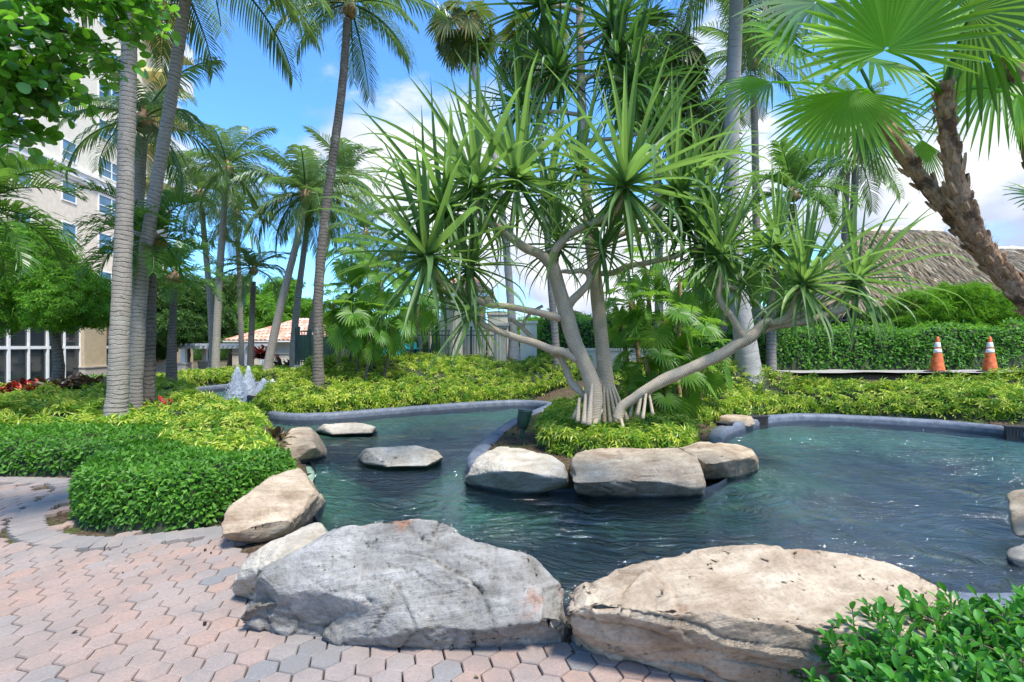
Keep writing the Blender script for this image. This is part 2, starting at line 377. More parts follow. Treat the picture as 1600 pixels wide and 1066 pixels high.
def rockmat(name, lo, mid, hi, stain=(.16, .07, .035), stain_at=.63, wl=True):
    m = NM(name); p = m.pos(); g = m.n('ShaderNodeNewGeometry')
    rp = m.n('ShaderNodeVectorRotate', {'Vector': p, 'Angle': .5, 'Axis': (1, .35, 0)}).outputs[0]
    lay = m.noise(2.2, 8, .68, m.scale(rp, (1, 1, 5.5)), .4)
    n = m.noise(3.2, 9, .62, p); f = m.noise(38, 6, .72, p)
    c = m.ramp(m.math('ADD', m.math('MULTIPLY', n, .55), m.math('MULTIPLY', lay, .45)), [(.33, lo), (.5, mid), (.64, hi)])
    c = m.mix(m.rng(f, .38, .5, .35, 0), c, tuple(x*.35 for x in mid))
    cv = m.n('ShaderNodeTexVoronoi', {'Vector': m.n('ShaderNodeVectorMath', {0: rp, 1: m.n('ShaderNodeTexNoise', {'Scale': 1.7, 'Detail': 5, 'Vector': p}).outputs[1]}, operation='ADD').outputs[0], 'Scale': 1.9}, feature='DISTANCE_TO_EDGE').outputs[0]
    crack = m.math('MULTIPLY', m.rng(cv, 0, .007, 1, 0), m.rng(m.noise(2.4, 3, .6, p), .52, .62))
    crack = m.math('MULTIPLY', crack, .0)
    st = m.math('MULTIPLY', m.rng(m.noise(1.9, 5, .62, m.n('ShaderNodeVectorMath', {0: p, 1: (5.3, 2.2, 9.1)}, operation='ADD').outputs[0]), stain_at, stain_at+.08), .75)
    c = m.mix(st, c, m.mix(m.rng(f, .4, .6), stain, tuple(x*2.2 for x in stain)))
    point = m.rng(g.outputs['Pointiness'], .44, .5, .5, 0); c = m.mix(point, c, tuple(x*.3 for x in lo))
    if wl:
        zz = m.n('ShaderNodeSeparateXYZ', {0: p}).outputs[2]; zz = m.math('ADD', zz, m.math('MULTIPLY', m.math('SUBTRACT', m.noise(6, 3, .5, p), .5), .05))
        c = m.mix(m.rng(zz, -.075, -.04, .9, 0), c, (.055, .075, .085))
    h = m.math('ADD', m.math('ADD', m.math('MULTIPLY', lay, .8), m.math('MULTIPLY', f, .32)), m.math('MULTIPLY', crack, -.5))
    return m.end(m.bsdf(c, .9, m.bump(h, .75, .05), .2))
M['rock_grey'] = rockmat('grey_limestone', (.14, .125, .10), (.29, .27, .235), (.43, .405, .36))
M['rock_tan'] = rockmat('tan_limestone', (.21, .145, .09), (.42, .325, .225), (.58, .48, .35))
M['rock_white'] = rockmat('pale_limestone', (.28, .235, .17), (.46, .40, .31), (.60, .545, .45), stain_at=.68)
def paver():
    m = NM('paver_concrete'); v = m.attr('var').outputs['Fac']; p = m.pos()
    c = m.ramp(v, [(0, (.175, .175, .175)), (.3, (.24, .225, .205)), (.45, (.29, .245, .215)), (.75, (.325, .245, .205)), (1, (.35, .235, .18))])
    n = m.noise(55, 5, .75, p); c = m.mix(m.rng(n, .38, .52, .65, 0), c, m.mix(.5, c, (.12, .10, .09)))
    d = m.rng(m.noise(2.4, 6, .7, p), .42, .62, 0, .6); c = m.mix(d, c, (.20, .175, .155))
    sp_ = m.rng(m.noise(160, 2, .5, p), .64, .7, 0, .5); c = m.mix(sp_, c, (.45, .41, .37))
    return m.end(m.bsdf(c, .85, m.bump(n, .35, .008), .25))
M['paver'] = paver()
def water():
    m = NM('lagoon_water'); p = m.pos()
    warp = m.n('ShaderNodeTexNoise', {'Scale': .55, 'Detail': 3, 'Vector': p}).outputs[1]
    pw = m.n('ShaderNodeVectorMath', {0: p, 1: m.n('ShaderNodeVectorMath', {0: warp, 1: (1.6, 1.6, 1.6)}, operation='MULTIPLY').outputs[0]}, operation='ADD').outputs[0]
    a = m.noise(4.0, 5, .60, m.scale(pw, (1, 2.1, 1)), .8); b = m.noise(17, 4, .65, m.scale(pw, (1.2, 1.6, 1)), .6)
    wv = m.n('ShaderNodeTexWave', {'Scale': 1.5, 'Distortion': 7.0, 'Detail': 3, 'Detail Scale': 1.2, 'Vector': m.scale(pw, (.35, 1, 1))}, wave_type='BANDS', bands_direction='Y').outputs[0]
    h = m.math('ADD', m.math('ADD', m.math('MULTIPLY', a, .9), m.math('MULTIPLY', b, .16)), m.math('MULTIPLY', wv, .10))
    amp = m.rng(m.noise(.5, 2, .5, p), .3, .7, .45, 1.0)
    nb = m.n('ShaderNodeBump', {'Strength': amp, 'Distance': .13, 'Height': h}).outputs[0]
    fr = m.n('ShaderNodeFresnel', {'IOR': 1.5, 'Normal': nb}).outputs[0]
    tr = m.n('ShaderNodeBsdfTransparent', {0: (.52, .76, .71)}).outputs[0]
    gl = m.n('ShaderNodeBsdfGlossy', {0: (1, 1, 1), 'Roughness': .015, 'Normal': nb}).outputs[0]
    df = m.n('ShaderNodeBsdfDiffuse', {0: (.035, .07, .08)}).outputs[0]
    body = m.n('ShaderNodeMixShader', {0: .10, 1: tr, 2: df}).outputs[0]
    return m.end(m.n('ShaderNodeMixShader', {0: m.math('ADD', m.math('MULTIPLY', fr, 1.8), .02), 1: body, 2: gl}).outputs[0])
M['water'] = water()
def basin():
    m = NM('basin_depth_tint'); p = m.pos(); n = m.noise(2.2, 6, .65, p); n2 = m.noise(12, 5, .7, p)
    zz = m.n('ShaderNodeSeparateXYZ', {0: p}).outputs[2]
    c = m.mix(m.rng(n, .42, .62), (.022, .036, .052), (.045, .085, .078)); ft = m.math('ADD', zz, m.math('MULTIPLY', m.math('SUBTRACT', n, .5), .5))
    c = m.mix(m.rng(ft, -.60, -.28), c, m.mix(m.rng(n2, .4, .62), (.13, .27, .20), (.34, .44, .32)))  # water absorption and underwater glow painted by height: navy deep, pale green shallow
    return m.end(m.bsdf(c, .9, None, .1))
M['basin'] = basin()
def coping():
    m = NM('blue_grey_coping'); p = m.pos(); n = m.noise(7, 6, .65, p)
    c = m.mix(m.rng(n, .35, .65), (.085, .10, .128), (.155, .175, .21)); c = m.mix(m.rng(m.noise(25, 4, .7, p), .58, .68, 0, .5), c, (.35, .36, .38))
    zz = m.n('ShaderNodeSeparateXYZ', {0: p}).outputs[2]; c = m.mix(m.rng(zz, -.06, -.02, .8, 0), c, (.02, .03, .05))
    return m.end(m.bsdf(c, .6, m.bump(n, .4, .01), .4))
M['coping'] = coping()
M['terra'] = plain('concrete_path', (.33, .30, .26), .9, .1)
M['cream'] = plain('cream_stucco', (.60, .55, .44), .9, .04, 3)
M['white_st'] = plain('white_stucco', (.76, .70, .56), .9, .03, 3)
M['beige'] = plain('beige_stucco', (.50, .39, .25), .9, .05, 3)
M['peach'] = plain('peach_stucco', (.70, .61, .48), .9, .05, 3)
M['stone'] = plain('pale_stone', (.46, .41, .34), .85, .06, 5)
M['trim'] = plain('white_trim', (.80, .79, .75), .5, .03)
M['yellow_st'] = plain('yellow_soffit', (.66, .58, .26), .85, .03)
def glass(name, c, rough=.05):
    m = NM(name); nn = m.noise(.6, 3, .5, m.obj()); 
    return m.end(m.bsdf(m.mix(m.rng(nn, .35, .65), c, tuple(x*.6 for x in c)), rough, None, .9))
M['win'] = glass('blue_window_glass', (.09, .24, .36))
M['dark_glass'] = glass('dark_shopfront_glass', (.035, .045, .05))
M['curtain'] = plain('grey_curtain', (.28, .30, .30), .9)
M['black'] = plain('black_metal', (.02, .02, .022), .45)
M['green_metal'] = plain('dark_green_metal', (.01, .045, .03), .4)
M['teal'] = plain('teal_canvas', (.01, .30, .36), .8, .12, 20)
M['orange'] = plain('orange_cone_plastic', (.78, .16, .04), .5, .22, 9)
M['reflect'] = plain('white_reflective_band', (.80, .80, .78), .35, .06, 20)
M['rubber'] = plain('black_rubber', (.03, .028, .027), .7)
def tilemat():
    m = NM('terracotta_tile'); v = m.attr('var').outputs['Fac']
    c = m.ramp(v, [(0, (.42, .20, .13)), (.5, (.58, .32, .22)), (1, (.68, .48, .36))]); return m.end(m.bsdf(c, .85))
M['tile'] = tilemat()
M['wood_grey'] = plain('weathered_white_wood', (.60, .60, .58), .8)
def thatch():
    m = NM('dry_thatch'); v = m.attr('var').outputs['Fac']
    c = m.ramp(v, [(0, (.30, .235, .16)), (.4, (.52, .44, .33)), (.8, (.70, .61, .48)), (1, (.80, .68, .47))]); return m.end(m.bsdf(c, .95, None, .1))
M['thatch'] = thatch()
def foam():
    m = NM('white_water_spray'); n = m.noise(14, 5, .7, m.obj())
    d = m.bsdf((.98, .98, .98), .5, m.bump(n, .25, .01), .5); t = m.n('ShaderNodeBsdfTranslucent', {0: (.9, .93, .96)}).outputs[0]; tr = m.n('ShaderNodeBsdfTransparent', {0: (1, 1, 1)}).outputs[0]
    a = m.n('ShaderNodeMixShader', {0: .1, 1: d, 2: t}).outputs[0]
    return m.end(m.n('ShaderNodeMixShader', {0: m.rng(n, .5, .7, .0, .08), 1: a, 2: tr}).outputs[0])
M['foam'] = foam()
# ================================================================ THE LARGE STRUCTURE
LAG = [(-2.88, 7.5), (-2.45, 6.2), (-2.1, 5.4), (-1.6, 4.6), (-.9, 3.85), (.2, 3.5), (1, 3.45), (2, 3.42), (3.3, 3.35), (5, 3.6), (6.8, 4.7), (8.6, 6.6), (9.7, 8.6), (9.75, 9.8), (9.3, 10.7), (8.4, 11.3),
       (7.4, 11.8), (6.6, 11.9), (5.6, 11.4), (4.6, 10.5), (3.95, 9.6), (3.5, 8.5), (3.15, 7.3), (2.4, 6.35), (1.5, 6.25), (.7, 6.3), (.1, 6.3), (-.45, 6.7), (-.62, 7.6), (-.42, 9.2), (.0, 11.2), (.75, 13.4),
       (.95, 14.4), (.3, 14.95), (-1.1, 14.4), (-3.1, 13.0), (-4.4, 12.1), (-5.6, 12.2), (-6.6, 13.7), (-7.7, 16.5), (-8.6, 19), (-9.4, 22.5), (-11, 22.8), (-11.9, 20.5), (-11.7, 17.5), (-10.3, 15.2), (-8.7, 13.3), (-6.5, 11.2), (-5.0, 9.9), (-3.7, 8.7)]
ISL = [(3.95, 9.6), (3.5, 8.5), (3.15, 7.3), (2.4, 6.35), (1.5, 6.25), (.7, 6.3), (.1, 6.3), (-.45, 6.7), (-.62, 7.6), (-.42, 9.2), (.0, 11.2), (.75, 13.4), (2, 14), (4, 12)]
def terr(x, y):
    x = np.asarray(x, float); y = np.asarray(y, float)
    yc = np.interp(x, [-8, -5.6, -4.4, -3.1, -1.1, .3, 1.2, 3.4, 4.2, 5.6, 6.7, 8.4, 9.4, 10.5, 12, 16], [14, 12.3, 12.2, 13.1, 14.5, 15, 13.5, 11.3, 10.6, 11.5, 12.1, 11.5, 10.8, 9.6, 9, 9])
    s = y-yc-.2
    wr = sm((x-2)/2.5); h = sm(s/4.2)*.9*(1-wr)+np.maximum(.36*sm(s/1.3), .97*sm((y-12.8)/.7))*wr
    h = h*sm((x+7.6)/1.5)
    isl = inpoly(x, y, ISL)*.1
    dip = -.75*sm((-x-13)/6)*sm((y-9)/8)-.3*sm((y-25)/8)*sm((-x-3)/6)
    return np.maximum(h, isl)+dip+.02*vnoise(np.stack([x.ravel()*1.3, y.ravel()*1.3, x.ravel()*0], -1), 3).reshape(x.shape)*np.where(y > 7, 1, 0)
WL = -.1
# --- ground: a fine sheet near the camera that joins a coarse one out to the horizon
def sheet(xs, ys, fn):
    X, Y = np.meshgrid(xs, ys); Zv = fn(X, Y); n, m = X.shape
    i = np.arange(n-1)[:, None]*m+np.arange(m-1)[None]
    return np.stack([X, Y, Zv], -1).reshape(-1, 3), np.stack([i, i+1, i+m+1, i+m], -1).reshape(-1, 4)
def nonuni(a, b, c, d, fine, nfar=14):
    left = b-(b-a)*np.linspace(1, 0, nfar, endpoint=False)**2.2; right = c+(d-c)*np.linspace(0, 1, nfar+1)[1:]**2.2
    return np.concatenate([left, np.arange(b, c, fine), right])
def gfn(X, Y):
    h = terr(X, Y)-.035
    h = np.where(inpoly(X, Y, LAG) | (edgedist(X, Y, LAG) < .125), -.75, h)
    return h
xs = nonuni(-900, -15, 13, 900, .11); ys = nonuni(-400, -2, 26, 1500, .11)
V, Fq = sheet(xs, ys, gfn)
struct(Acc().add(V, Fq).obj('ground', M['soil'], smooth=True))
# basin lining
def ring_poly(acc, poly, z):
    acc.poly([(x, y, z) for x, y in poly], [list(range(len(poly)))])
LAGS = smooth_poly(LAG, 260)
gx0, gy0 = np.arange(-13, 11, .16), np.arange(3, 24, .16)
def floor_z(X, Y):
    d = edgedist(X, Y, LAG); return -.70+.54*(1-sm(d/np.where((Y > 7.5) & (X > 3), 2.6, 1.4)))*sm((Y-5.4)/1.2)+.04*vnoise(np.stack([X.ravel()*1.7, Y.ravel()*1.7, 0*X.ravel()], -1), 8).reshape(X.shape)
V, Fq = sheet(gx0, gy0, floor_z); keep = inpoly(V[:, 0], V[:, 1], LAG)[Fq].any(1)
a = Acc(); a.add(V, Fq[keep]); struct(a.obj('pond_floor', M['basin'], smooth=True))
a = Acc(); P = np.array(LAGS); n = len(P)
V = np.concatenate([np.c_[P, np.full(n, -.72)], np.c_[P, np.full(n, -.06)]]); i = np.arange(n); j = (i+1) % n
a.add(V, np.stack([j, i, i+n, j+n], -1)); struct(a.obj('pond_wall', M['coping'], smooth=True))
a = Acc()
bmw = bmesh.new(); vs = [bmw.verts.new((x, y, WL)) for x, y in LAGS]; bmw.faces.new(vs); bmesh.ops.triangulate(bmw, faces=bmw.faces[:])
bmw.faces.ensure_lookup_table(); bmw.normal_update()
if bmw.faces[0].normal.z < 0: bmesh.ops.reverse_faces(bmw, faces=bmw.faces[:])
me = bpy.data.meshes.new('water'); bmw.to_mesh(me); bmw.free(); me.materials.append(M['water']); struct(link('water', me))
# coping swept along chosen stretches of the shore
def coping_run(name, i0, i1, label):
    L = len(LAG); pts = [LAG[k % L] for k in range(i0-1, i1+2)]
    S = spline([(p[0], p[1], 0) for p in pts], (i1-i0+2)*12)[:, :2]
    S = S[8:-8]
    T = np.gradient(S, axis=0); T /= np.linalg.norm(T, axis=1)[:, None]; N = np.c_[T[:, 1], -T[:, 0]]
    if inpoly(S[len(S)//2:len(S)//2+1, 0]+N[len(S)//2, 0]*.3, S[len(S)//2:len(S)//2+1, 1]+N[len(S)//2, 1]*.3, LAG)[0]: N = -N
    prof = [(-.03, -.5), (-.035, .02), (-.02, .075), (.03, .10), (.12, .105), (.2, .09), (.24, .05), (.25, -.3)]
    A = Acc(); k = len(prof)
    base = terr(S[:, 0]+N[:, 0]*.6, S[:, 1]+N[:, 1]*.6); 
    V = np.stack([np.c_[S+N*o, np.full(len(S), z)] for o, z in prof], 1).reshape(-1, 3)
    V[:, 2] += .006*vnoise(V*np.array([3, 3, 3]), 5)
    i = np.arange(len(S)-1)[:, None]*k; j = np.arange(k-1)
    A.add(V, np.stack([i+j, i+j+1, i+k+j+1, i+k+j], -1).reshape(-1, 4))
    o = A.obj(name, M['coping'], smooth=True); tag(o, label, 'pond edge'); return o
coping_run('pond_coping', 9, 22, 'blue grey curved edge around the right-hand lagoon below the variegated hedge')
coping_run('pond_coping', 26, 32, 'blue grey curved edge on the left side of the planted island')
coping_run('pond_coping', 32, 39, 'long blue grey edge below the middle hedge between fountain and island')
coping_run('pond_coping', 39, 46, 'far blue grey edge behind the fountain jets')
coping_run('pond_coping', 7, 9, 'near blue grey edge behind the front boulders, showing by the ficus shrub')

# --- paving: double-hexagon concrete pavers, each one an object
pave = thing('pavement', 'x', 'x'); del pave['label']; del pave['category']; pave['kind'] = 'structure'
PAVE = [(-9, -1), (2.6, -1), (2.6, 2.95), (.9, 2.85), (-1.4, 3.2), (-1.75, 3.6), (-2.0, 4.1), (-2.5, 4.7), (-2.95, 4.8), (-3.6, 4.65), (-4.3, 4.9), (-4.8, 5.5), (-5.0, 6.1), (-5.6, 6.55), (-9, 6.7), (-13, 6.6), (-13, 3)]
BORD = [(-2.6, 4.75), (-3.0, 4.6), (-3.6, 4.42), (-4.3, 4.62), (-4.85, 5.15), (-5.15, 5.85), (-5.5, 6.3), (-6.5, 6.5), (-13, 6.55)]
pr = .090                                    # hexagon: centre to corner
rot = R(-14)
bordp = np.array(spline([(x, y, 0) for x, y in BORD], 150))[:, :2]
cells = []
dx, dy = pr*1.5, pr*math.sqrt(3)
for ia in range(-130, 130):
    for ib in range(-110, 110, 2):
        cells.append((ia, ib))
def hexc(ia, ib):
    x = ia*dx; y = (ib+(ia % 2)*.5)*dy; return x*math.cos(rot)-y*math.sin(rot)-1.5, x*math.sin(rot)+y*math.cos(rot)+2.5
def paver_geo(acc, ia, ib, base):
    c1 = np.array(hexc(ia, ib)); c2 = np.array(hexc(ia, ib+1)); u = (c2-c1)/np.linalg.norm(c2-c1)
    r1 = np.random.default_rng(ia*977+ib+500000)
    dz = r1.uniform(-.003, .003); tl = r1.uniform(-.012, .012, 2); var = None
    nz = vnoise(np.array([[c1[0]*1.1, c1[1]*1.1, 3.0]]), 9)[0]; var = float(np.clip(.68+.30*nz+r1.uniform(-.30, .3), .3, 1))
    if r1.random() < .07: var = r1.uniform(.05, .28)
    g = .0038
    V = []; Fa = []
    for c, oth in ((c1, c2), (c2, c1)):
        b = len(V); inner = []
        for k in range(6):
            a_ = rot+math.pi/3*k; p = c+np.array([math.cos(a_), math.sin(a_)])*pr
            out = (p-c)/pr
            toward = abs((p-(c1+c2)/2)@u) < 1e-3   # on the shared edge
            po = p-out*g*1.25 if not toward else (p-out*g*1.25-(((p-out*g*1.25)-(c1+c2)/2)@u)*u)
            V.append((po[0], po[1], -.009 if not toward else -.004))
        for k in range(6):
            a_ = rot+math.pi/3*k; p = c+np.array([math.cos(a_), math.sin(a_)])*(pr-.009); V.append((p[0], p[1], 0))
        for k in range(6):
            q = V[b+k]; V.append((q[0], q[1], -.05))
        Fa.append([b+6+k for k in range(6)])
        for k in range(6): k2 = (k+1) % 6; Fa.append([b+k, b+k2, b+6+k2, b+6+k]); Fa.append([b+12+k, b+12+k2, b+k2, b+k])
    V = np.array(V); m_ = (c1+c2)/2
    V[:, 2] += base+dz+(V[:, :2]-m_)@tl
    acc.poly(V, Fa, var); return m_
near, rest = [], []
for ia, ib in cells:
    c = (np.array(hexc(ia, ib))+np.array(hexc(ia, ib+1)))/2
    if c[1] < -.8 or c[1] > 6.7 or abs(c[0]) > 13: continue
    x_, y_ = np.array([c[0]]), np.array([c[1]])
    if not inpoly(x_, y_, PAVE)[0]: continue
    if np.min(np.hypot(bordp[:, 0]-c[0], bordp[:, 1]-c[1])) < .165 and c[0] < -2.5: continue
    vis = c[1] > 2.35 and abs(c[0]) < c[1]*1.02+.1
    (near if vis else rest).append((c[1], ia, ib))
near.sort(); extra = near[298:]; near = near[:298]; rest += extra
for _, ia, ib in near:
    A = Acc(); paver_geo(A, ia, ib, 0.0); A.obj('paver', M['paver'], pave)
A = Acc()
for _, ia, ib in rest: paver_geo(A, ia, ib, 0.0)
stuff(A.obj('far_paving', M['paver'], pave))
A = Acc(); bt = np.gradient(bordp, axis=0); s_ = np.concatenate([[0], np.cumsum(np.linalg.norm(np.diff(bordp, axis=0), axis=1))])
kk = 0; nb = int(s_[-1]/.105)
for k in range(nb):
    s0 = (k+.5)*.105; px_ = np.array([np.interp(s0, s_, bordp[:, 0]), np.interp(s0, s_, bordp[:, 1])]); t_ = np.array([np.interp(s0, s_, bt[:, 0]), np.interp(s0, s_, bt[:, 1])]); t_ /= np.linalg.norm(t_)
    an = math.atan2(t_[1], t_[0])+.28
    Mx = Matrix.Translation((px_[0], px_[1], random.uniform(-.003, .003))) @ Matrix.Rotation(an, 4, 'Z')
    tgt = Acc() if k < 180 else A
    tgt.box(-.0515, .0515, -.13, .13, -.05, .001, Mx, var=random.uniform(.26, .55))
    if k < 180: tgt.obj('border_brick', M['paver'], pave)
if A.n: stuff(A.obj('far_border_bricks', M['paver'], pave))

# --- boulders
def boulder(name, pts, label, mat, seed, *a_, **k_):
    """one rock; several point sets make one rock of several fractured blocks grown together"""
    blocks = pts if isinstance(pts[0], list) else [pts]
    bmj = bmesh.new()
    for bi, b_ in enumerate(blocks):
        me_ = rock_block(b_, seed+bi*5, *a_, **k_); bmj.from_mesh(me_); bpy.data.meshes.remove(me_)
    me = bpy.data.meshes.new(name); bmj.to_mesh(me); bmj.free(); me.materials.append(mat)
    me.polygons.foreach_set('use_smooth', [True]*len(me.polygons))
    o = link(name, me); tag(o, label, 'boulder', 'limestone boulders round the lagoon'); return o
def rock_block(pts, seed, res=.03, facet=.05, amp=.03, cell=2.6, group='limestone boulders round the lagoon', strata=.02, cuts=26, cap_=60000):
    bm = bmesh.new()
    for p in pts: bm.verts.new(p)
    bmesh.ops.convex_hull(bm, input=bm.verts[:])
    for v in [v for v in bm.verts if not v.link_faces]: bm.verts.remove(v)
    bmesh.ops.triangulate(bm, faces=bm.faces[:])
    for it in range(10):
        es = [e for e in bm.edges if e.calc_length() > res*1.6]
        if not es or len(bm.verts) > cap_: break
        bmesh.ops.subdivide_edges(bm, edges=es, cuts=1, use_grid_fill=False)
        bmesh.ops.triangulate(bm, faces=bm.faces[:])
        if it == 3: bmesh.ops.smooth_vert(bm, verts=bm.verts[:], factor=.35, use_axis_x=True, use_axis_y=True, use_axis_z=True)
    bmesh.ops.smooth_vert(bm, verts=bm.verts[:], factor=.5, use_axis_x=True, use_axis_y=True, use_axis_z=True)
    bm.normal_update()
    V = np.array([v.co[:] for v in bm.verts]); N = np.array([v.normal[:] for v in bm.verts]); r = np.random.default_rng(seed); ext = np.ptp(V, axis=0).max(); e_ = min(1.0, ext**.5)
    lo0, hi0 = V.min(0), V.max(0)
    # large swellings, then chipped off by planes: flat fracture faces with hard edges
    V = V+N*(amp*1.6*fbm(V*1.9, 2, seed))[:, None]
    wob = .008*e_*fbm(V*6, 3, seed+2); wob2 = .006*e_*fbm(V*19, 3, seed+4)
    nrot = np.array([.18, .22, .96]); nrot /= np.linalg.norm(nrot)
    for k in range(cuts):
        i = r.integers(len(V)); n = N[i]+r.normal(0, .3, 3); n /= np.linalg.norm(n)
        dlt = r.uniform(.25, 1.0)*facet*e_*(1.1 if k < 8 else .7); pr_ = V@n; h = pr_-pr_.max()+dlt+wob*1.2
        V = V-n*np.maximum(h, 0)[:, None]*.96
    for v, c in zip(bm.verts, V): v.co = c
    bmesh.ops.smooth_vert(bm, verts=bm.verts[:], factor=.5, use_axis_x=True, use_axis_y=True, use_axis_z=True); bmesh.ops.smooth_vert(bm, verts=bm.verts[:], factor=.01, use_axis_x=True, use_axis_y=True, use_axis_z=True)
    bm.normal_update(); V = np.array([v.co[:] for v in bm.verts]); N = np.array([v.normal[:] for v in bm.verts])
    # bedding ledges on the sides: notched steps along a tilted axis, cut here and there
    q = (V@nrot)*(13/max(.6, ext**.4))+fbm(V*np.array([1.3, 1.3, 3]), 3, seed+11)*.8; fl = np.floor(q).astype(np.int64); fr = q-fl
    stepn = hashf(fl, fl*0+3, fl*0, seed); side_ = np.clip(1-np.abs(N@nrot)*1.15, 0, 1)**.7; mask = np.clip(vnoise(V*1.5, seed+21)*2.2+.35, 0, 1)
    notch = -np.clip(1-np.abs(fr-.06)/.06, 0, 1)*.6
    disp = strata*side_*mask*(stepn*.9+notch+.35*fr)
    # cell-wise chips
    ns = max(16, int(cell*16)); Q = V+np.stack([fbm(V*3+k*7.7, 2, seed+k) for k in range(3)], 1)*.05; Sd = V[r.integers(len(V), size=ns)]; d2 = ((Q[:, None]-Sd[None])**2).sum(-1); near_ = d2.argmin(1); dd = np.sqrt(np.partition(d2, 1, axis=1)[:, :2])
    offs = r.uniform(-1, 1, ns); dirs = r.normal(size=(ns, 3)); f = offs[near_]*.6+((Q-Sd[near_])*dirs[near_]).sum(1)*2.2
    cm_ = np.clip(vnoise(V*1.9+5, seed+31)*2+.55, 0, 1); disp += facet*.30*np.clip(f, -1, 1)*cm_-(np.clip(1-(dd[:, 1]-dd[:, 0])/.010, 0, 1))*.010*cm_
    disp += wob2*.6+.0025*fbm(V*45, 2, seed+5)
    V = V+N*disp[:, None]; l1, h1 = V.min(0), V.max(0); V = (V-l1)/(h1-l1)*(hi0-lo0)+lo0
    for v, c in zip(bm.verts, V): v.co = c
    me = bpy.data.meshes.new('block'); bm.to_mesh(me); bm.free(); return me
gA = [[Z(376, 985, -.05), Z(500, 1000, -.05), Z(600, 1010, -.05), Z(388, 940, .20), Z(400, 915, .28), Z(520, 945, .26), Z(600, 960, .2), Z(440, 858, .46), Z(500, 836, .53), Z(565, 818, .60), Z(640, 804, .66), Z(700, 820, .62), Z(720, 850, .5), (-1.7, 3.75, -.3), (-.8, 4.0, -.4), (-.4, 3.9, -.2)],
      [Z(500, 1002, -.05), Z(700, 1020, -.05), Z(888, 1036, -.05), Z(560, 985, .08), Z(680, 992, .12), Z(888, 992, .14), Z(892, 950, .2), Z(560, 900, .36), Z(640, 850, .5), Z(720, 818, .6), Z(800, 826, .56), Z(822, 850, .48), Z(850, 900, .28), Z(888, 908, .25), (-.8, 3.9, -.4), (.1, 3.75, -.4), (.33, 3.2, -.3)],
      [Z(376, 990, -.05), Z(430, 996, -.05), Z(540, 1006, -.05), Z(376, 955, .12), Z(420, 925, .25), Z(540, 935, .24), Z(560, 985, .06), (-1.45, 3.5, -.2), (-.8, 3.4, -.2)]]
boulder('boulder', gA, 'largest grey boulder in front between pale and tan rocks, touching the pavers', M['rock_grey'], 11, .0135, .085, .03, 3.2, strata=.045, cuts=34)
gB = [[Z(895, 1030, .0), Z(1100, 1040, .10), Z(1290, 1040, .14), Z(1560, 1080, .1), Z(884, 934, .38), Z(1000, 946, .41), Z(1270, 962, .40), Z(1500, 1000, .35), Z(890, 902, .40), Z(1000, 874, .47), Z(1100, 850, .50), Z(1165, 842, .51), Z(1235, 840, .51), Z(1300, 862, .45),
       Z(1400, 882, .40), Z(1475, 910, .34), Z(1560, 970, .25), (.5, 3.6, -.4), (1.6, 3.6, -.4), (2.6, 3.3, -.4), (3.0, 2.8, -.2)],
      [Z(897, 1040, -.05), Z(1100, 1070, -.05), Z(1330, 1112, -.05), Z(1560, 1135, -.05), Z(896, 1000, .14), Z(1100, 1020, .17), Z(1290, 1040, .18), Z(1500, 1075, .15), (.5, 3.2, -.3), (2.8, 2.7, -.3), (.4, 3.0, .1), (2.4, 2.7, .1)]]
boulder('boulder', gB, 'largest tan boulder in front, rust stained, beside the glossy ficus shrub', M['rock_tan'], 23, .0145, .06, .03, 2.4, strata=.05, cuts=26)
gC = [Z(362, 935, -.05), Z(430, 940, -.05), Z(366, 905, .15), Z(372, 872, .28), Z(400, 848, .36), Z(490, 812, .37), Z(514, 812, .36), Z(520, 850, .35), Z(470, 870, .4), (-1.9, 4.35, -.3), (-1.3, 4.2, -.3), (-1.2, 3.7, -.2)]
boulder('boulder', gC, 'whitish boulder wedged between the largest grey boulder and a tan slab', M['rock_white'], 31, .018, .06, .02, strata=.03)
gD = [Z(352, 856, -.05), Z(400, 852, -.05), Z(345, 800, .3), Z(352, 845, .1), Z(378, 772, .36), Z(420, 744, .38), Z(466, 732, .36), Z(488, 748, .3), Z(497, 775, .2), Z(492, 800, .02), Z(440, 822, .12), (-2.1, 5.3, -.3), (-2.3, 6.3, -.3), (-2.9, 5.8, -.1)]
boulder('boulder', gD, 'tan slab of rock leaning beside the clipped green hedge at the water', M['rock_tan'], 47, .019, .05, .02, strata=.035)
gE = [Z(447, 668, .34), Z(485, 665, .34), Z(493, 700, .15), Z(488, 735, -.3), Z(452, 728, -.3), Z(446, 700, .1), (-3.6, 7.9, -.3), (-3.0, 8.6, -.3), (-3.4, 8.9, .1)]
boulder('boulder', gE, 'tan upright boulder at the water edge beside bronze leaves', M['rock_tan'], 53, .035, .04, .02)
gF = [Z(491, 675, -.03), Z(505, 663, .14), Z(560, 660, .16), Z(587, 668, .05), Z(580, 678, -.05), Z(520, 681, -.05), Z(575, 680, -.25), Z(520, 684, -.25), Z(495, 679, -.25), (-3.6, 11.1, -.3), (-2.9, 11.2, -.3)]
boulder('boulder', gF, 'farther of two flat white rocks standing alone in the water', M['rock_white'], 61, .03, .018, .01, strata=.01, cuts=8)
gG = [Z(556, 712, .0), Z(572, 700, .17), Z(610, 702, .14), Z(650, 695, .22), Z(685, 702, .16), Z(694, 717, .02), Z(668, 730, -.05), Z(606, 731, -.05), Z(566, 724, -.05), Z(670, 736, -.3), Z(600, 740, -.3), Z(566, 730, -.3), (-2.1, 8.3, -.3), (-1.2, 8.4, -.3)]
boulder('boulder', gG, 'nearer of two flat white rocks standing alone in the water', M['rock_white'], 67, .022, .022, .012, strata=.012, cuts=9)
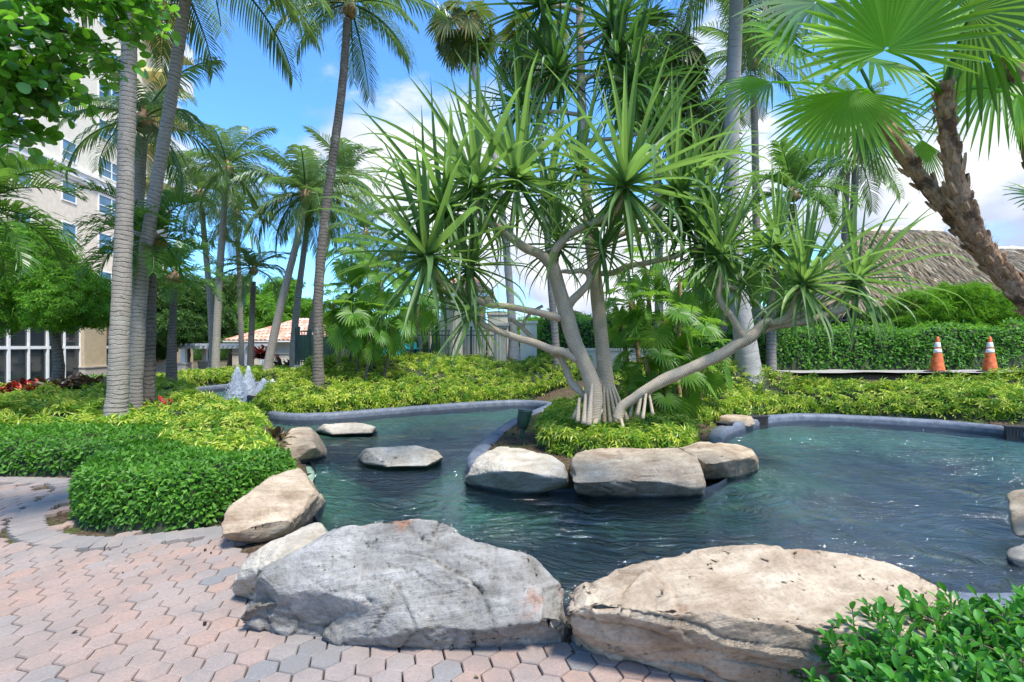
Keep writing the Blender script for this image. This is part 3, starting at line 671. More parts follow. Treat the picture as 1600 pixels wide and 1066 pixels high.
gH = [Z(724, 765, -.2), Z(800, 782, -.2), Z(885, 775, -.2), Z(722, 745, .05), Z(745, 715, .28), Z(780, 697, .36), Z(850, 703, .33), Z(892, 728, .26), Z(888, 750, .15), Z(800, 735, .26), (-.5, 7.4, -.1), (.5, 7.2, -.1)]
boulder('boulder', gH, 'pale rounded boulder at the island tip in front of the green spotlight', M['rock_white'], 71, .022, .055, .02, strata=.02)
gI = [Z(898, 782, -.2), Z(1000, 788, -.2), Z(1100, 784, -.2), Z(892, 712, .36), Z(895, 750, .2), Z(1000, 712, .36), Z(1090, 712, .36), Z(1102, 755, .1), Z(905, 698, .37), Z(1060, 697, .37), (.8, 7.1, 0), (2.4, 7.0, 0)]
boulder('boulder', gI, 'wide blocky tan boulder in front of the screw pine, middle of the island front', M['rock_tan'], 83, .020, .06, .02, 3, strata=.05, cuts=34)
gJ = [Z(1075, 756, -.2), Z(1150, 755, -.2), Z(1182, 742, -.2), Z(1066, 698, .34), Z(1100, 690, .34), Z(1165, 692, .32), Z(1180, 712, .2), Z(1110, 722, .25), (2.6, 8.2, 0), (3.5, 8.0, 0)]
boulder('boulder', gJ, 'tan boulder at the right end of the island rocks', M['rock_tan'], 89, .024, .05, .02, strata=.04)
gK = [(4.28, 4.45, -.3), (4.3, 4.1, -.2), (4.6, 3.9, -.3), (5.2, 4.0, -.3), (5.3, 4.6, -.3), (4.6, 4.7, -.3), Z(1573, 855, .03), Z(1600, 843, .08), (5.0, 4.2, .12), (5.1, 4.5, .08), Z(1578, 880, -.09)]
boulder('boulder', gK, 'lower olive grey boulder at the right edge of the lagoon', M['rock_grey'], 97, .035, .02, .02)
gK2 = [(4.5, 4.6, .0), (4.6, 4.3, .05), (5.3, 4.3, .05), (5.4, 4.9, .0), Z(1584, 800, .2), Z(1590, 838, .07), (4.8, 4.55, .42), (5.2, 4.6, .45), (4.7, 4.9, .3), (5.2, 5.0, .3)]
boulder('boulder', gK2, 'upper olive boulder stacked at the right edge of the lagoon', M['rock_tan'], 101, .035, .02, .02)
gL = [Z(387, 642, -.2), Z(428, 645, -.2), Z(383, 618, .3), Z(400, 615, .33), Z(425, 617, .3), (-6.6, 14.4, -.2), (-5.9, 14.2, -.2), Z(428, 630, .1), (-5.9, 14, .2)]
boulder('boulder', gL, 'brown boulder between the fountain jets and the middle hedge', M['rock_tan'], 103, .05, .03, .02)
for px, py, d_, lb, sd in ((1150, 655, 11.0, 'small flat stone on the soil right of the island shrubs', 107), (560-85, 602, 21.8, 'low tan rocks beyond the fountain at the far pool edge', 109)):
    c = W(px, py, d_); q = [c+Vector((math.cos(t)*s*(.45 if sd == 107 else .8), math.sin(t)*s*.3, z)) for t in np.linspace(0, 6.28, 7)[:-1] for s, z in ((1, -.15), (.8, .08))]
    boulder('flat_stone', q, lb, M['rock_tan'], sd, .06, .015, .01)

# ---------------------------------------------------------------- TOWER
X1 = 30.0; tw = thing('apartment_tower', 'tall cream apartment tower with blue windows and rounded balconies at upper left', 'building', (-X1, 0, 0), rz=math.atan(.07))
A = Acc(); A.box(-18, 0, 10, 50, -2, 14.0); A.obj('lower_wall', M['peach'], tw)
A = Acc(); A.box(-18, 0, 10, 50, 14.9, 47); A.obj('upper_wall', M['white_st'], tw)
A = Acc(); A.box(-18, .10, 10, 50.1, 14.0, 14.25); A.box(-18, .22, 10, 50.2, 14.25, 14.72); A.box(-18, .32, 10, 50.3, 14.72, 14.9); A.obj('cornice', M['trim'], tw)
A = Acc(); A.box(-18.3, .35, 9.7, 50.3, 47, 47.6); A.obj('roof', M['trim'], tw)
def window_part(parent, y0, y1, z0, z1, mullions=1, rail=.42, x=0.0, gm='win', t=.09):
    """frame proud of the wall, pane set behind it (local +x is outward)"""
    A = Acc(); A.box(x-.02, x+.06, y0, y0+t, z0, z1); A.box(x-.02, x+.06, y1-t, y1, z0, z1); A.box(x-.02, x+.06, y0+t, y1-t, z0, z0+t); A.box(x-.02, x+.06, y0+t, y1-t, z1-t, z1)
    if rail: zr = z0+(z1-z0)*rail; A.box(x-.02, x+.05, y0+t, y1-t, zr, zr+.07)
    for k in range(1, mullions): ym = y0+(y1-y0)*k/mullions; A.box(x-.02, x+.055, ym-.05, ym+.05, z0+t+.001, z1-t-.001)
    f = A.obj('window', M['trim'], parent)
    Acc().box(x-.01, x+.012, y0+t*.5, y1-t*.5, z0+t*.5, z1-t*.5).obj('pane', M[gm], f)
    return f
ca = math.cos(math.atan(.07))
for z0 in (3.1, 6.15, 9.2, 12.25, 15.25, 18.3, 21.35, 24.4, 27.45, 30.5, 33.5):
    for y0, y1, mu in ((29.3, 30.7, 1), (33.2, 34.6, 1), (37.1, 38.5, 1), (40.7, 43.7, 2)):
        if z0 > 24.4 and y0 < 37: continue
        window_part(tw, y0, y1, z0, z0+1.55, mu)
for k in range(8):
    zb = 16.3+3.3*k
    if k in (1, 2): pass
    Ab = Acc(); Ab.box(-1, 2.0, 45.8, 50.8, zb, zb+.32); b = Ab.obj('balcony', M['yellow_st'], tw)
    Ar = Acc(); Ar.box(1.93, 1.98, 45.8, 50.75, zb+.33, zb+.42); Ar.box(1.93, 1.98, 45.8, 50.75, zb+1.3, zb+1.37); Ar.box(.0, 1.93, 50.72, 50.78, zb+1.3, zb+1.37)
    for q in np.arange(45.85, 50.7, .13): Ar.box(1.94, 1.97, q, q+.04, zb+.42, zb+1.3)
    for q in np.arange(0.05, 1.9, .13): Ar.box(q, q+.04, 50.73, 50.76, zb+.33, zb+1.3)
    Ar.obj('railing', M['trim'], b)
    Af = Acc(); Af.box(2.0, 2.02, 45.8, 50.8, zb, zb+.32); Af.obj('slab_edge', M['trim'], b)

# ---------------------------------------------------------------- SHOPFRONT WING at the left
X0 = 25.0; sf = thing('glazed_wing', 'low beige wing with tall white framed glass doors behind the left trees', 'building', (-X0, 0, 0), rz=math.atan(.07))
zb, zh, zt = -.78, 1.5, 3.5
A = Acc(); A.box(-8, -.35, 18, 46, zb, 4.6); A.obj('wall', M['beige'], sf)
A = Acc(); A.box(-8, .25, 18, 46, zt+.05, 4.5); A.obj('fascia', M['beige'], sf)
pw = 1.25; y = 19.4; bays = [(20.6-1.25*2, 5), ]
def glazed_bay(ya, n, wide=2):
    for k in range(n):
        y0 = ya+k*pw; A = Acc(); t = .06 if (k % 2) else .10
        A.box(-.1, .05, y0, y0+t, zb, zt); A.box(-.1, .05, y0+pw-.04, y0+pw, zb, zt); A.box(-.1, .04, y0+t, y0+pw-.04, zh, zh+.17); A.box(-.1, .04, y0+t, y0+pw-.04, zb, zb+.12); A.box(-.1, .04, y0+t, y0+pw-.04, zt-.1, zt)
        f = A.obj('glass_door', M['trim'], sf)
        Acc().box(-.06, -.04, y0+t-.01, y0+pw-.03, zb+.1, zt-.05).obj('pane', M['dark_glass'], f)
        Ac = Acc(); S = np.linspace(y0+t, y0+pw-.1, 40); V1 = np.c_[-.3+.02*np.sin(S*40), S, np.full(40, zb+.1)]; V2 = V1.copy(); V2[:, 2] = zh-.1; ii = np.arange(39); Ac.add(np.r_[V1, V2], np.stack([ii, ii+1, ii+41, ii+40], -1))
ycol = 1.276*X0+.5
glazed_bay(ycol-10*pw, 10)
for yc, lb in ((ycol, 0), (ycol+3.2+pw*2-2.2+3.0, 1)):
    A = Acc(); A.box(-.3, .25, yc+.02, yc+1.95, zb+1.15, zt+.05); c_ = A.obj('column', M['beige'], sf)
    A = Acc(); A.box(-.3, .32, yc-.05, yc+2.02, zb, zb+1.06); A.box(-.3, .37, yc-.1, yc+2.07, zb+1.06, zb+1.15); A.obj('column_base', M['stone'], c_)
glazed_bay(ycol+2.1, 3)
# lone wall beyond the palms (pale wall seen at x 240-300)
# ---------------------------------------------------------------- TILED POOL BUILDING
def tiled_house(name, label, cx, cy_, wx, wy, z0, ze, zr, wallm, rows=12, over=.5, seed=1, tile_parts=True):
    t = thing(name, label, 'building', (cx, cy_, z0))
    he = ze-z0; A = Acc(); A.box(-wx/2, wx/2, -wy/2, wy/2, 0, he); A.obj('wall', wallm, t)
    A = Acc(); A.box(-wx/2-over, wx/2+over, -wy/2-over, wy/2+over, he-.02, he+.10); rf = A.obj('roof', M['trim'], t)
    hr = zr-ze; rx = max(.2, wx/2-wy/2*.95)
    e = [(-wx/2-over, -wy/2-over), (wx/2+over, -wy/2-over), (wx/2+over, wy/2+over), (-wx/2-over, wy/2+over)]; zz = he+.1; r0, r1 = (-rx, 0, zz+hr), (rx, 0, zz+hr)
    A = Acc(); A.poly([(*e[0], zz), (*e[1], zz), (*e[2], zz), (*e[3], zz), r0, r1], [[0, 1, 5, 4], [1, 2, 5], [2, 3, 4, 5], [3, 0, 4]], .3); A.obj('roof_deck', M['tile'], t)
    rr = random.Random(seed); A = Acc(); cnt = 0
    def slope(p0, p1, q0, q1):
        nonlocal A, cnt
        p0, p1, q0, q1 = map(Vector, (p0, p1, q0, q1)); Lw = (p1-p0).length; nrow = rows
        for ri in range(nrow):
            f0 = ri/nrow; f1 = (ri+1.15)/nrow; a0, b0 = p0.lerp(q0, f0), p1.lerp(q1, f0); a1, b1 = p0.lerp(q0, min(1, f1)), p1.lerp(q1, min(1, f1))
            ncol = max(1, int((b0-a0).length/.36))
            for ci in range(ncol):
                s0, s1 = ci/ncol, (ci+.86)/ncol
                lo0, lo1, hi0, hi1 = a0.lerp(b0, s0), a0.lerp(b0, s1), a1.lerp(b1, s0), a1.lerp(b1, s1)
                nrm = (lo1-lo0).cross(hi0-lo0); 
                if nrm.length < 1e-6: continue
                nrm.normalize(); 
                if nrm.z < 0: nrm = -nrm
                mid0, mid1 = (lo0+lo1)/2+nrm*.11, (hi0+hi1)/2+nrm*.09
                q0_, q1_, h0, h1 = lo0+nrm*.02, lo1+nrm*.02, hi0, hi1
                l25, r25 = q0_.lerp(q1_, .22)+nrm*.07, q0_.lerp(q1_, .78)+nrm*.07; L25, R25 = h0.lerp(h1, .22)+nrm*.05, h0.lerp(h1, .78)+nrm*.05
                Vv = [q0_, l25, mid0, r25, q1_, h0, L25, mid1, R25, h1]
                B = Acc() if (tile_parts and cnt < 290) else A
                B.add(np.array([v[:] for v in Vv]), np.array([(0, 1, 6, 5), (1, 2, 7, 6), (2, 3, 8, 7), (3, 4, 9, 8)]), rr.random())
                B.poly([v[:] for v in Vv[:5]], [[4, 3, 2, 1, 0]], rr.random()*.3)
                if B is not A: B.obj('roof_tile', M['tile'], t); cnt += 1
    z_ = zz+.01; E = [(x, y, z_) for x, y in e]
    slope(E[0], E[1], r0, r1); slope(E[3], E[0], r0, r0); slope(E[1], E[2], r1, r1)
    if A.n: stuff(A.obj('far_roof_tiles', M['tile'], t))
    return t
pb = tiled_house('pool_house', 'low cream building with pink tiled hip roof behind leaning palms', -17.2, 46, 11.5, 8, -.35, 2.0, 4.0, M['cream'], 8)
A = Acc(); A.box(-5.75-.01, 5.7, -4.06, -4.0, 1.35, 1.5); A.obj('wall_band', M['cream'], pb)
for k in (0, 1): A = Acc(); A.box(-2.15, -1.9, -4.12, -4.01, 1.0-.55*k, 1.28-.55*k); A.obj('wall_lamp', M['black'], pb)
gh = tiled_house('gatehouse', 'small pale gatehouse with tiled roof and fluted pillars behind the screw pine limbs', -1.9, 20.4, 1.6, 2.2, .75, 3.55, 4.4, M['cream'], 5, .35, 4)
# pale walls glimpsed between the stems
def wallbox(name, label, x0, x1, y0, y1, z0, z1, m, cat='wall'):
    A = Acc(); A.box(x0, x1, y0, y1, z0, z1); A.box(x0-.04, x1+.04, y0-.04, y1+.04, z1, z1+.09); o = A.obj(name, m); tag(o, label, cat); return o
wallbox('garden_wall', 'pale free-standing wall panel right of the gatehouse, behind drooping leaves', -.95, -.1, 20.0, 20.3, .6, 2.9, M['cream'])
wallbox('garden_wall', 'pale wall stub behind the leaning trunk of the screw pine', .3, .9, 18.6, 18.8, .7, 2.5, M['cream'])
wallbox('garden_wall', 'low cream wall behind the straight stem of the screw pine', 1.9, 6.8, 17.6, 17.85, .6, 1.52, M['cream'])
wallbox('gate_pier', 'pale pier with a cap by the curved handrail', 7.1, 7.6, 20.2, 20.7, .8, 2.2, M['stone'], 'pier')
# pool terrace with retaining wall
A = Acc(); A.box(-8.0, -.2, 19.0, 34, .3, .86); o = struct(A.obj('pool_terrace', M['terra']))
A = Acc(); pl = [(-7.9, 18.8, .5), (-5.6, 18.8, .5), (-.2, 18.5, .5)]
A.box(-7.9, -.3, 18.72, 19.0, .0, .90); A.box(-7.95, -.25, 18.68, 19.04, .90, .98); o = A.obj('retaining_wall', M['cream']); tag(o, 'low cream retaining wall carrying the green pool fence', 'wall')
# pergola
pg = thing('pergola', 'small white slatted pergola on stone-footed posts at the left path', 'pergola', (-20.3, 36, -.46))
for x_, y_ in ((-2.0, -1.2), (2.1, -1.2), (-2.0, 1.2), (2.1, 1.2)):
    A = Acc(); A.box(x_-.14, x_+.14, y_-.14, y_+.14, .9 if x_ < 0 else 0, 1.95); p_ = A.obj('post', M['trim'], pg)
    if x_ < 0: A = Acc(); A.box(x_-.32, x_+.32, y_-.32, y_+.32, 0, .9); A.box(x_-.36, x_+.36, y_-.36, y_+.36, .9, 1.0); A.obj('post_base', M['stone'], p_)
for y_ in (-1.2, 1.2): A = Acc(); A.box(-2.7, 2.9, y_-.08, y_+.08, 1.95, 2.15); A.obj('beam', M['wood_grey'], pg)
for k in range(17): A = Acc(); x_ = -2.6+k*.33; A.box(x_, x_+.09, -1.7, 1.7, 2.15, 2.3); A.obj('slat', M['wood_grey'], pg)
# fence
fn = thing('pool_fence', 'dark green metal picket fence along the pool terrace', 'fence', (0, 18.85, .98))
for k, x_ in enumerate(np.arange(-7.85, -.2, 1.27)): A = Acc(); A.box(x_-.035, x_+.035, -.035, .035, 0, 1.38); A.box(x_-.05, x_+.05, -.05, .05, 1.38, 1.42); A.obj('post', M['green_metal'], fn)
for z_ in (.1, 1.08, 1.24): A = Acc(); A.box(-7.85, -.25, -.015, .015, z_, z_+.035); A.obj('rail', M['green_metal'], fn)
A = Acc()
for x_ in np.arange(-7.75, -.3, .115): A.box(x_-.009, x_+.009, -.009, .009, .02, 1.24)
stuff(A.obj('pickets', M['green_metal'], fn))
fs = thing('pool_fence', 'short return of the picket fence with green screen running back from its left end', 'fence', (-7.95, 18.85, .98))
for k in range(4): A = Acc(); A.box(-.03, .03, k*1.3-.03, k*1.3+.03, 0, 1.38); A.obj('post', M['green_metal'], fs)
for z_ in (.1, 1.08, 1.24): A = Acc(); A.box(-.015, .015, 0, 3.9, z_, z_+.035); A.obj('rail', M['green_metal'], fs)
A = Acc(); A.box(-.006, .006, .05, 3.85, .15, 1.08); A.obj('screen', M['green_metal'], fs)
# ---------------------------------------------------------------- TIKI HUTS
def thatched(label, cx, cy_, hw, hd, zg, ze, zr, n, seed):
    t = thing('thatched_hut', label, 'hut', (cx, cy_, zg)); he, hr = ze-zg, zr-zg; r = np.random.default_rng(seed)
    for sx in (-1, 1):
        for sy in (-1, 1): A = Acc(); tube(A, [(sx*hw*.8, sy*hd*.8, 0, .13), (sx*hw*.8, sy*hd*.8, he+.5, .11)], 10, .5); A.obj('post', M['twig'], t)
    rl = hw*.35; E = [(-hw, -hd, he), (hw, -hd, he), (hw, hd, he), (-hw, hd, he)]; a_, b_ = (-rl, 0, hr), (rl, 0, hr)
    A = Acc(); A.poly([*E, a_, b_], [[0, 1, 5, 4], [1, 2, 5], [2, 3, 4, 5], [3, 0, 4]], .15); rf = A.obj('roof', M['thatch'], t)
    A = Acc()
    for p0, p1, q0, q1, m_ in ((E[0], E[1], a_, b_, n), (E[1], E[2], b_, b_, n//2), (E[3], E[0], a_, a_, n//2), (E[2], E[3], b_, a_, n//4)):
        p0, p1, q0, q1 = (np.array(v, float) for v in (p0, p1, q0, q1))
        s = r.random(m_)[:, None]; f = (np.floor(r.random(m_)**1.25*26)/26-.015)[:, None]+r.normal(0, .012, (m_, 1)); f = np.clip(f, -.04, 1)
        P_ = (p0+(p1-p0)*s)*(1-f)+(q0+(q1-q0)*s)*f
        nr = np.cross(p1-p0, q0-p0); nr /= np.linalg.norm(nr); nr *= np.sign(nr[2]); dn = ((p0+p1)/2-(q0+q1)/2); dn /= np.linalg.norm(dn)
        D = dn+r.normal(0, .11, (m_, 3)); Pn = P_+nr*r.uniform(.02, .16, (m_, 1))-dn*.1
        scatter(A, np.array([(0, 0, 0), (.032, .5, .03), (0, 1, -.05), (-.032, .5, .03)]), [np.array([(0, 1, 2), (0, 2, 3)])], Pn, D, np.broadcast_to(nr, (m_, 3))+r.normal(0, .3, (m_, 3)), r.uniform(.4, .95, m_), np.clip(r.beta(2, 2, m_), 0, 1))
    # ridge roll
    tube(A, [(-rl-.1, 0, hr, .16), (0, 0, hr+.06, .19), (rl+.1, 0, hr, .16)], 9, .1, rough=.3, seed=seed, var=.6)
    stuff(A.obj('thatch', M['thatch'], t)); return t
thatched('thatched palm hut roof at right behind the green hedge, nearer of two', 16.9, 22.2, 4.5, 3.6, .95, 3.25, 6.6, 28000, 5)
thatched('farther thatched hut roof at the right edge behind the fibrous trunk', 26.0, 27.0, 5.2, 3.5, .95, 4.7, 6.7, 10000, 6)
# dark counter and fence bars under the hut
A = Acc()
for x_ in np.arange(10.2, 18, .3): A.box(x_-.02, x_+.02, 17.9, 17.94, .95, 2.6)
A.box(10.1, 18, 17.88, 17.96, 2.55, 2.62); A.box(10.1, 18, 17.88, 17.96, 1.1, 1.16); o = A.obj('bar_railing', M['black']); tag(o, 'black bar railing behind the clipped hedge under the thatch', 'railing')
# path for the cones
A = Acc(); xs2 = np.linspace(7.4, 24, 60)
V, Fq = sheet(xs2, np.linspace(13.25, 14.6, 8), lambda X, Y: terr(X, Y)*0+np.maximum(terr(X, 13.9+0*Y), .96)+.03); A.add(V, Fq)
V2 = V.copy(); V2[:, 2] -= .3
A.add(V2, Fq); struct(A.obj('path', M['terra'], smooth=True))
# ================================================================ VEGETATION
def place(o, M_): o.matrix_local = M_
def rotz_loc(p, az, s=1.0): return Matrix.Translation(Vector(p)) @ Matrix.Rotation(az, 4, 'Z') @ Matrix.Scale(s, 4)
YV = Vector((0, 1, 0)); ZV = np.array([0, 0, 1.0]); XV = np.array([1.0, 0, 0])
# ---- feather frond, unit length 1, heads along +Y at elevation el, then arches down; leaflets hang
def frond(el, curv, n=46, ll=.30, lw=.0095, bare=.10, hang=.75, vee=.25, seed=0, fwd=.75, np_=4):
    r = np.random.default_rng(seed); A = Acc(); T = np.linspace(0, 1, 26); ang = R(el)-curv*T**1.35
    d = np.stack([0*T+.02*np.sin(T*3+seed), np.cos(ang), np.sin(ang)], -1); C = np.cumsum(d, 0)/25; C -= C[0]
    tube(A, [(*C[k], .011*(1-.85*T[k])+.0015) for k in range(0, 26, 2)], 5, .05, var=.97, cap=False)
    for k in range(n):
        t = bare+(1-bare)*(k+.5)/n; c = np.array([np.interp(t, T, C[:, j]) for j in range(3)]); tg = np.array([np.interp(t, T, d[:, j]) for j in range(3)]); tg /= np.linalg.norm(tg)
        up = np.cross(XV, tg); L = ll*(.35+.65*math.sin(math.pi*min(1, (t-bare)/(1-bare)*.80+.16)))*r.uniform(.9, 1.1)
        for s in (-1, 1):
            if r.random() < .04: continue
            f = fwd*(.6+.6*t); v0 = XV*s*math.cos(f)+tg*math.sin(f)+up*vee*r.uniform(.5, 1.3); v0 /= np.linalg.norm(v0)
            h = hang*r.uniform(.7, 1.25); pts = [c]; v = v0.copy()
            for q in range(np_-1):
                v = v+np.array([0, 0, -h*(q+.35)*.55]); v /= np.linalg.norm(v); pts.append(pts[-1]+v*L/(np_-1))
            wv = lw*np.array([.5, 1, .7, .08] if np_ == 4 else [.6, 1, .1])
            strip(A, pts, wv*1.0, tg*.92+up*.3, var=float(np.clip(.45+.5*(t-.5)*0+r.uniform(-.35, .35), 0, .94)))
    return A.data()
def data_mesh(name, data, mat, smooth=False):
    A = Acc(); A.add(*data[:2], data[2], data[3]); return A.mesh(name, mat, smooth)
ELS = [82, 66, 50, 34, 18, 2, -16, -38]
def frond_set(nm, mat, **k):
    out = []
    for i, el in enumerate(ELS):
        for v in range(2): out.append((el, data_mesh(nm, frond(el, .75+.45*(1-abs(el-20)/80)+.25*v, seed=i*7+v, **k), M[mat])))
    return out
COCO = frond_set('coconut_frond', 'palm')
ARCH = frond_set('arching_frond', 'palm_dark', n=34, ll=.36, lw=.019, hang=.45, vee=.75, bare=.16)
FARF = frond_set('far_frond', 'palm', n=30, ll=.30, lw=.015, hang=.7, np_=3)
# ---- fan leaf: petiole then a pleated circular blade
def fanleaf(el, pet=.9, r0=.9, nseg=34, spread=150, tilt=-35, droop=.25, seed=0, split=.55, cup=.18, petw=.012, fold=.45):
    r = np.random.default_rng(seed); A = Acc(); T = np.linspace(0, 1, 8); ang = R(el)-.35*T**2; d = np.stack([0*T, np.cos(ang), np.sin(ang)], -1); C = np.cumsum(d, 0)/7*pet; C -= C[0]
    tube(A, [(*C[k], petw*(1-.3*T[k])) for k in range(8)], 6, .1, var=.9, cap=False)
    hub = C[-1]; ea = ang[-1]+R(tilt); ax = np.array([0, math.cos(ea), math.sin(ea)]); nr = np.array([0, -math.sin(ea), math.cos(ea)])
    dth = R(2*spread)/nseg
    for k in range(nseg):
        th = -R(spread)+dth*(k+.5); L = r0*(1-.20*(abs(th)/R(spread))**2)*r.uniform(.94, 1.04)
        dr = ax*math.cos(th)+XV*math.sin(th); sd = -ax*math.sin(th)+XV*math.cos(th)
        rad = np.array([.03, .25, split, .74, .9, 1.0])*L; w_ = np.tan(dth/2)*rad*1.02; w_[3] = w_[2]*.86; w_[4] = w_[2]*.42; w_[5] = .002
        pts = hub+dr*rad[:, None]+nr*(cup*rad**1.0)[:, None]*(1-.2*math.cos(th)); dz = droop*r.uniform(.6, 1.4)*np.maximum(0, rad/L-split*.7)**1.6*L*1.6
        pts[:, 2] -= dz; pts += dr*0
        ribbon(A, pts, w_, sd, nr, fold if k % 1 == 0 else -fold, var=float(np.clip(.5+r.uniform(-.22, .22), 0, 1)))
    return A.data()
def fan_set(nm, mat, **k):
    return [(el, data_mesh(nm, fanleaf(el, seed=i*5+v, **k), M[mat])) for i, el in enumerate([80, 60, 40, 20, 0, -22, -45]) for v in range(2)]
FANS = fan_set('thatch_palm_leaf', 'fan_far', pet=.8, r0=.62, nseg=26, droop=.35)
FANO = fan_set('olive_fan_leaf', 'fan_olive', pet=.85, r0=.75, nseg=28, droop=.5, tilt=-55)
FANB = fan_set('large_fan_leaf', 'fan', pet=.85, r0=.80, nseg=40, droop=.35, spread=155)
FAND = fan_set('dark_fan_leaf', 'palm_dark', pet=.75, r0=.8, nseg=32, droop=.75, tilt=-50)
def crown(parent, p, n, L, S, name, seed=0, emin=-40, emax=84, az0=0.0, jit=.25, part_names=True, skip=None, spin=2.39996):
    r = random.Random(seed)
    for k in range(n):
        f = (k+.5)/n; el = emax+(emin-emax)*f**.85+r.uniform(-7, 7); az = az0+k*spin+r.uniform(-jit, jit)
        if skip and skip(math.degrees(az) % 360): continue
        me = r.choice(sorted(S, key=lambda e: abs(e[0]-el))[:2])[1]
        o = link(name, me, parent); o.matrix_local = rotz_loc(Vector(p)-parent.location, az, L*r.uniform(.88, 1.1))
def palm(name, label, pts, crown_at, n, L, S, barkm='bark', seg=12, seed=0, group=None, cat='palm tree', emin=-40, emax=84, leafname='frond', ringlen=.09, ring=.035, heart=True, rough=.05, step=.1, az0=0.0, skip=None, fruit=0, step_b=None):
    zt0 = float(terr(np.array([pts[0][0]]), np.array([pts[0][1]]))[0])-.12
    if pts[0][2] > zt0: pts = [(pts[0][0]+(pts[0][0]-pts[1][0])*.15, pts[0][1], zt0, pts[0][3]*1.04)]+list(pts)
    base = Vector(pts[0][:3]); base.z = pts[0][2]
    t = thing(name, label, cat, base, group)
    A = Acc(); q = [(p[0]-base.x, p[1]-base.y, p[2]-base.z, p[3]) for p in pts]; tube(A, q, seg, step, ring=ring, ringlen=ringlen, rough=rough, seed=seed)
    A.obj('trunk', M[barkm], t, smooth=True)
    if n:
        c = Vector(crown_at); rt = pts[-1][3]
        if heart:
            A = Acc(); l = c-base; tube(A, [(l.x, l.y, l.z-L*.16, rt*1.0), (l.x, l.y, l.z-L*.10, rt*1.9), (l.x, l.y, l.z-L*.03, rt*1.7), (l.x, l.y, l.z+L*.07, rt*.7), (l.x, l.y, l.z+L*.16, rt*.25)], 9, .05, rough=.3, seed=seed); A.obj('crownshaft', M['boot'], t, smooth=True)
            rr = random.Random(seed+5)
            if fruit:
                A = Acc()
                for k in range(fruit):
                    a_ = rr.uniform(0, 6.28); s_ = L*rr.uniform(.14, .26); pq = [(l.x, l.y, l.z-L*.04, .012), (l.x+math.cos(a_)*s_*.7, l.y+math.sin(a_)*s_*.7, l.z-L*.02, .01), (l.x+math.cos(a_)*s_, l.y+math.sin(a_)*s_, l.z-L*.2, .006)]
                    tube(A, pq, 4, .05, cap=False)
                    for q_ in range(7):
                        b_ = rr.uniform(0, 6.28); u = rr.uniform(.3, 1); x0, y0, z0 = l.x+math.cos(a_)*s_*u, l.y+math.sin(a_)*s_*u, l.z-L*.02-L*.12*u
                        tube(A, [(x0, y0, z0, .006), (x0+math.cos(b_)*.05*L, y0+math.sin(b_)*.05*L, z0-.09*L, .004)], 3, .1, cap=False)
                A.obj('flower_stalk', M['gold'], t)
        crown(t, c, n, L, S, leafname, seed, emin, emax, az0, skip=skip)
    return t
def pp(lst):
    """(px, py, d, radius) -> world tuple"""
    return [(*W(a, b, d), r) for a, b, d, r in lst]
def hidden_crown(p): return W(p[0], p[1], p[2])

# ---------------------------------------------------------------- palms, left
A8 = 'grey ringed coconut palm'
palm('coconut_palm', 'stoutest grey ringed palm trunk at left, rising from the variegated bed', pp([(181, 650, 8.8, .175), (184, 610, 8.8, .16), (188, 500, 8.8, .145), (194, 350, 8.8, .13), (199, 180, 8.8, .12), (203, 30, 8.8, .112), (206, -110, 8.8, .10)]), W(209, -120, 8.8), 14, 2.8, COCO, 'bark', 28, 1, group='coconut palms', ringlen=.075, step=.03, emin=-10, step_b=1)
palm('coconut_palm', 'leaning grey palm whose long frond hangs into the blue sky at upper left', pp([(208, 615, 10.5, .165), (213, 560, 10.5, .14), (222, 430, 10.5, .122), (246, 280, 10.4, .112), (268, 150, 10.3, .108), (290, 0, 10.2, .10), (301, -60, 10.2, .09)]), W(303, -70, 10.2), 18, 3.1, COCO, 'bark', 20, 2, group='coconut palms', ringlen=.075, step=.035, emin=-8)
palm('coconut_palm', 'palm with drooping crown in front of the tower, just right of the stoutest trunk', pp([(214, 605, 12.5, .16), (213, 480, 12.5, .14), (215, 330, 12.5, .13), (222, 215, 12.5, .12)]), W(225, 185, 12.5), 18, 2.15, COCO, 'bark', 14, 3, group='coconut palms', emin=-50, fruit=6)
palm('arching_palm', 'short dark green arching palm crown beside the stoutest trunk', pp([(230, 608, 11, .155), (232, 520, 11, .14), (234, 430, 11, .125), (238, 385, 11, .13)]), W(239, 370, 11), 18, 1.45, ARCH, 'bark_dark', 14, 4, emin=-35, fruit=3, leafname='frond')
palm('arching_palm', 'low palm with dark arching fronds reaching in from the left edge', pp([(-75, 620, 8, .1), (-70, 450, 8, .09), (-60, 345, 8, .09)]), W(-40, 322, 8), 18, 1.55, ARCH, 'bark_dark', 10, 5, emin=-30)
palm('arching_palm', 'half-grown palm with dark trunk in front of the dark trees at left', pp([(268, 590, 16, .16), (269, 520, 16, .12), (272, 452, 16, .10)]), W(273, 430, 16), 14, 1.5, ARCH, 'bark_dark', 10, 6, emin=-20, fruit=3)
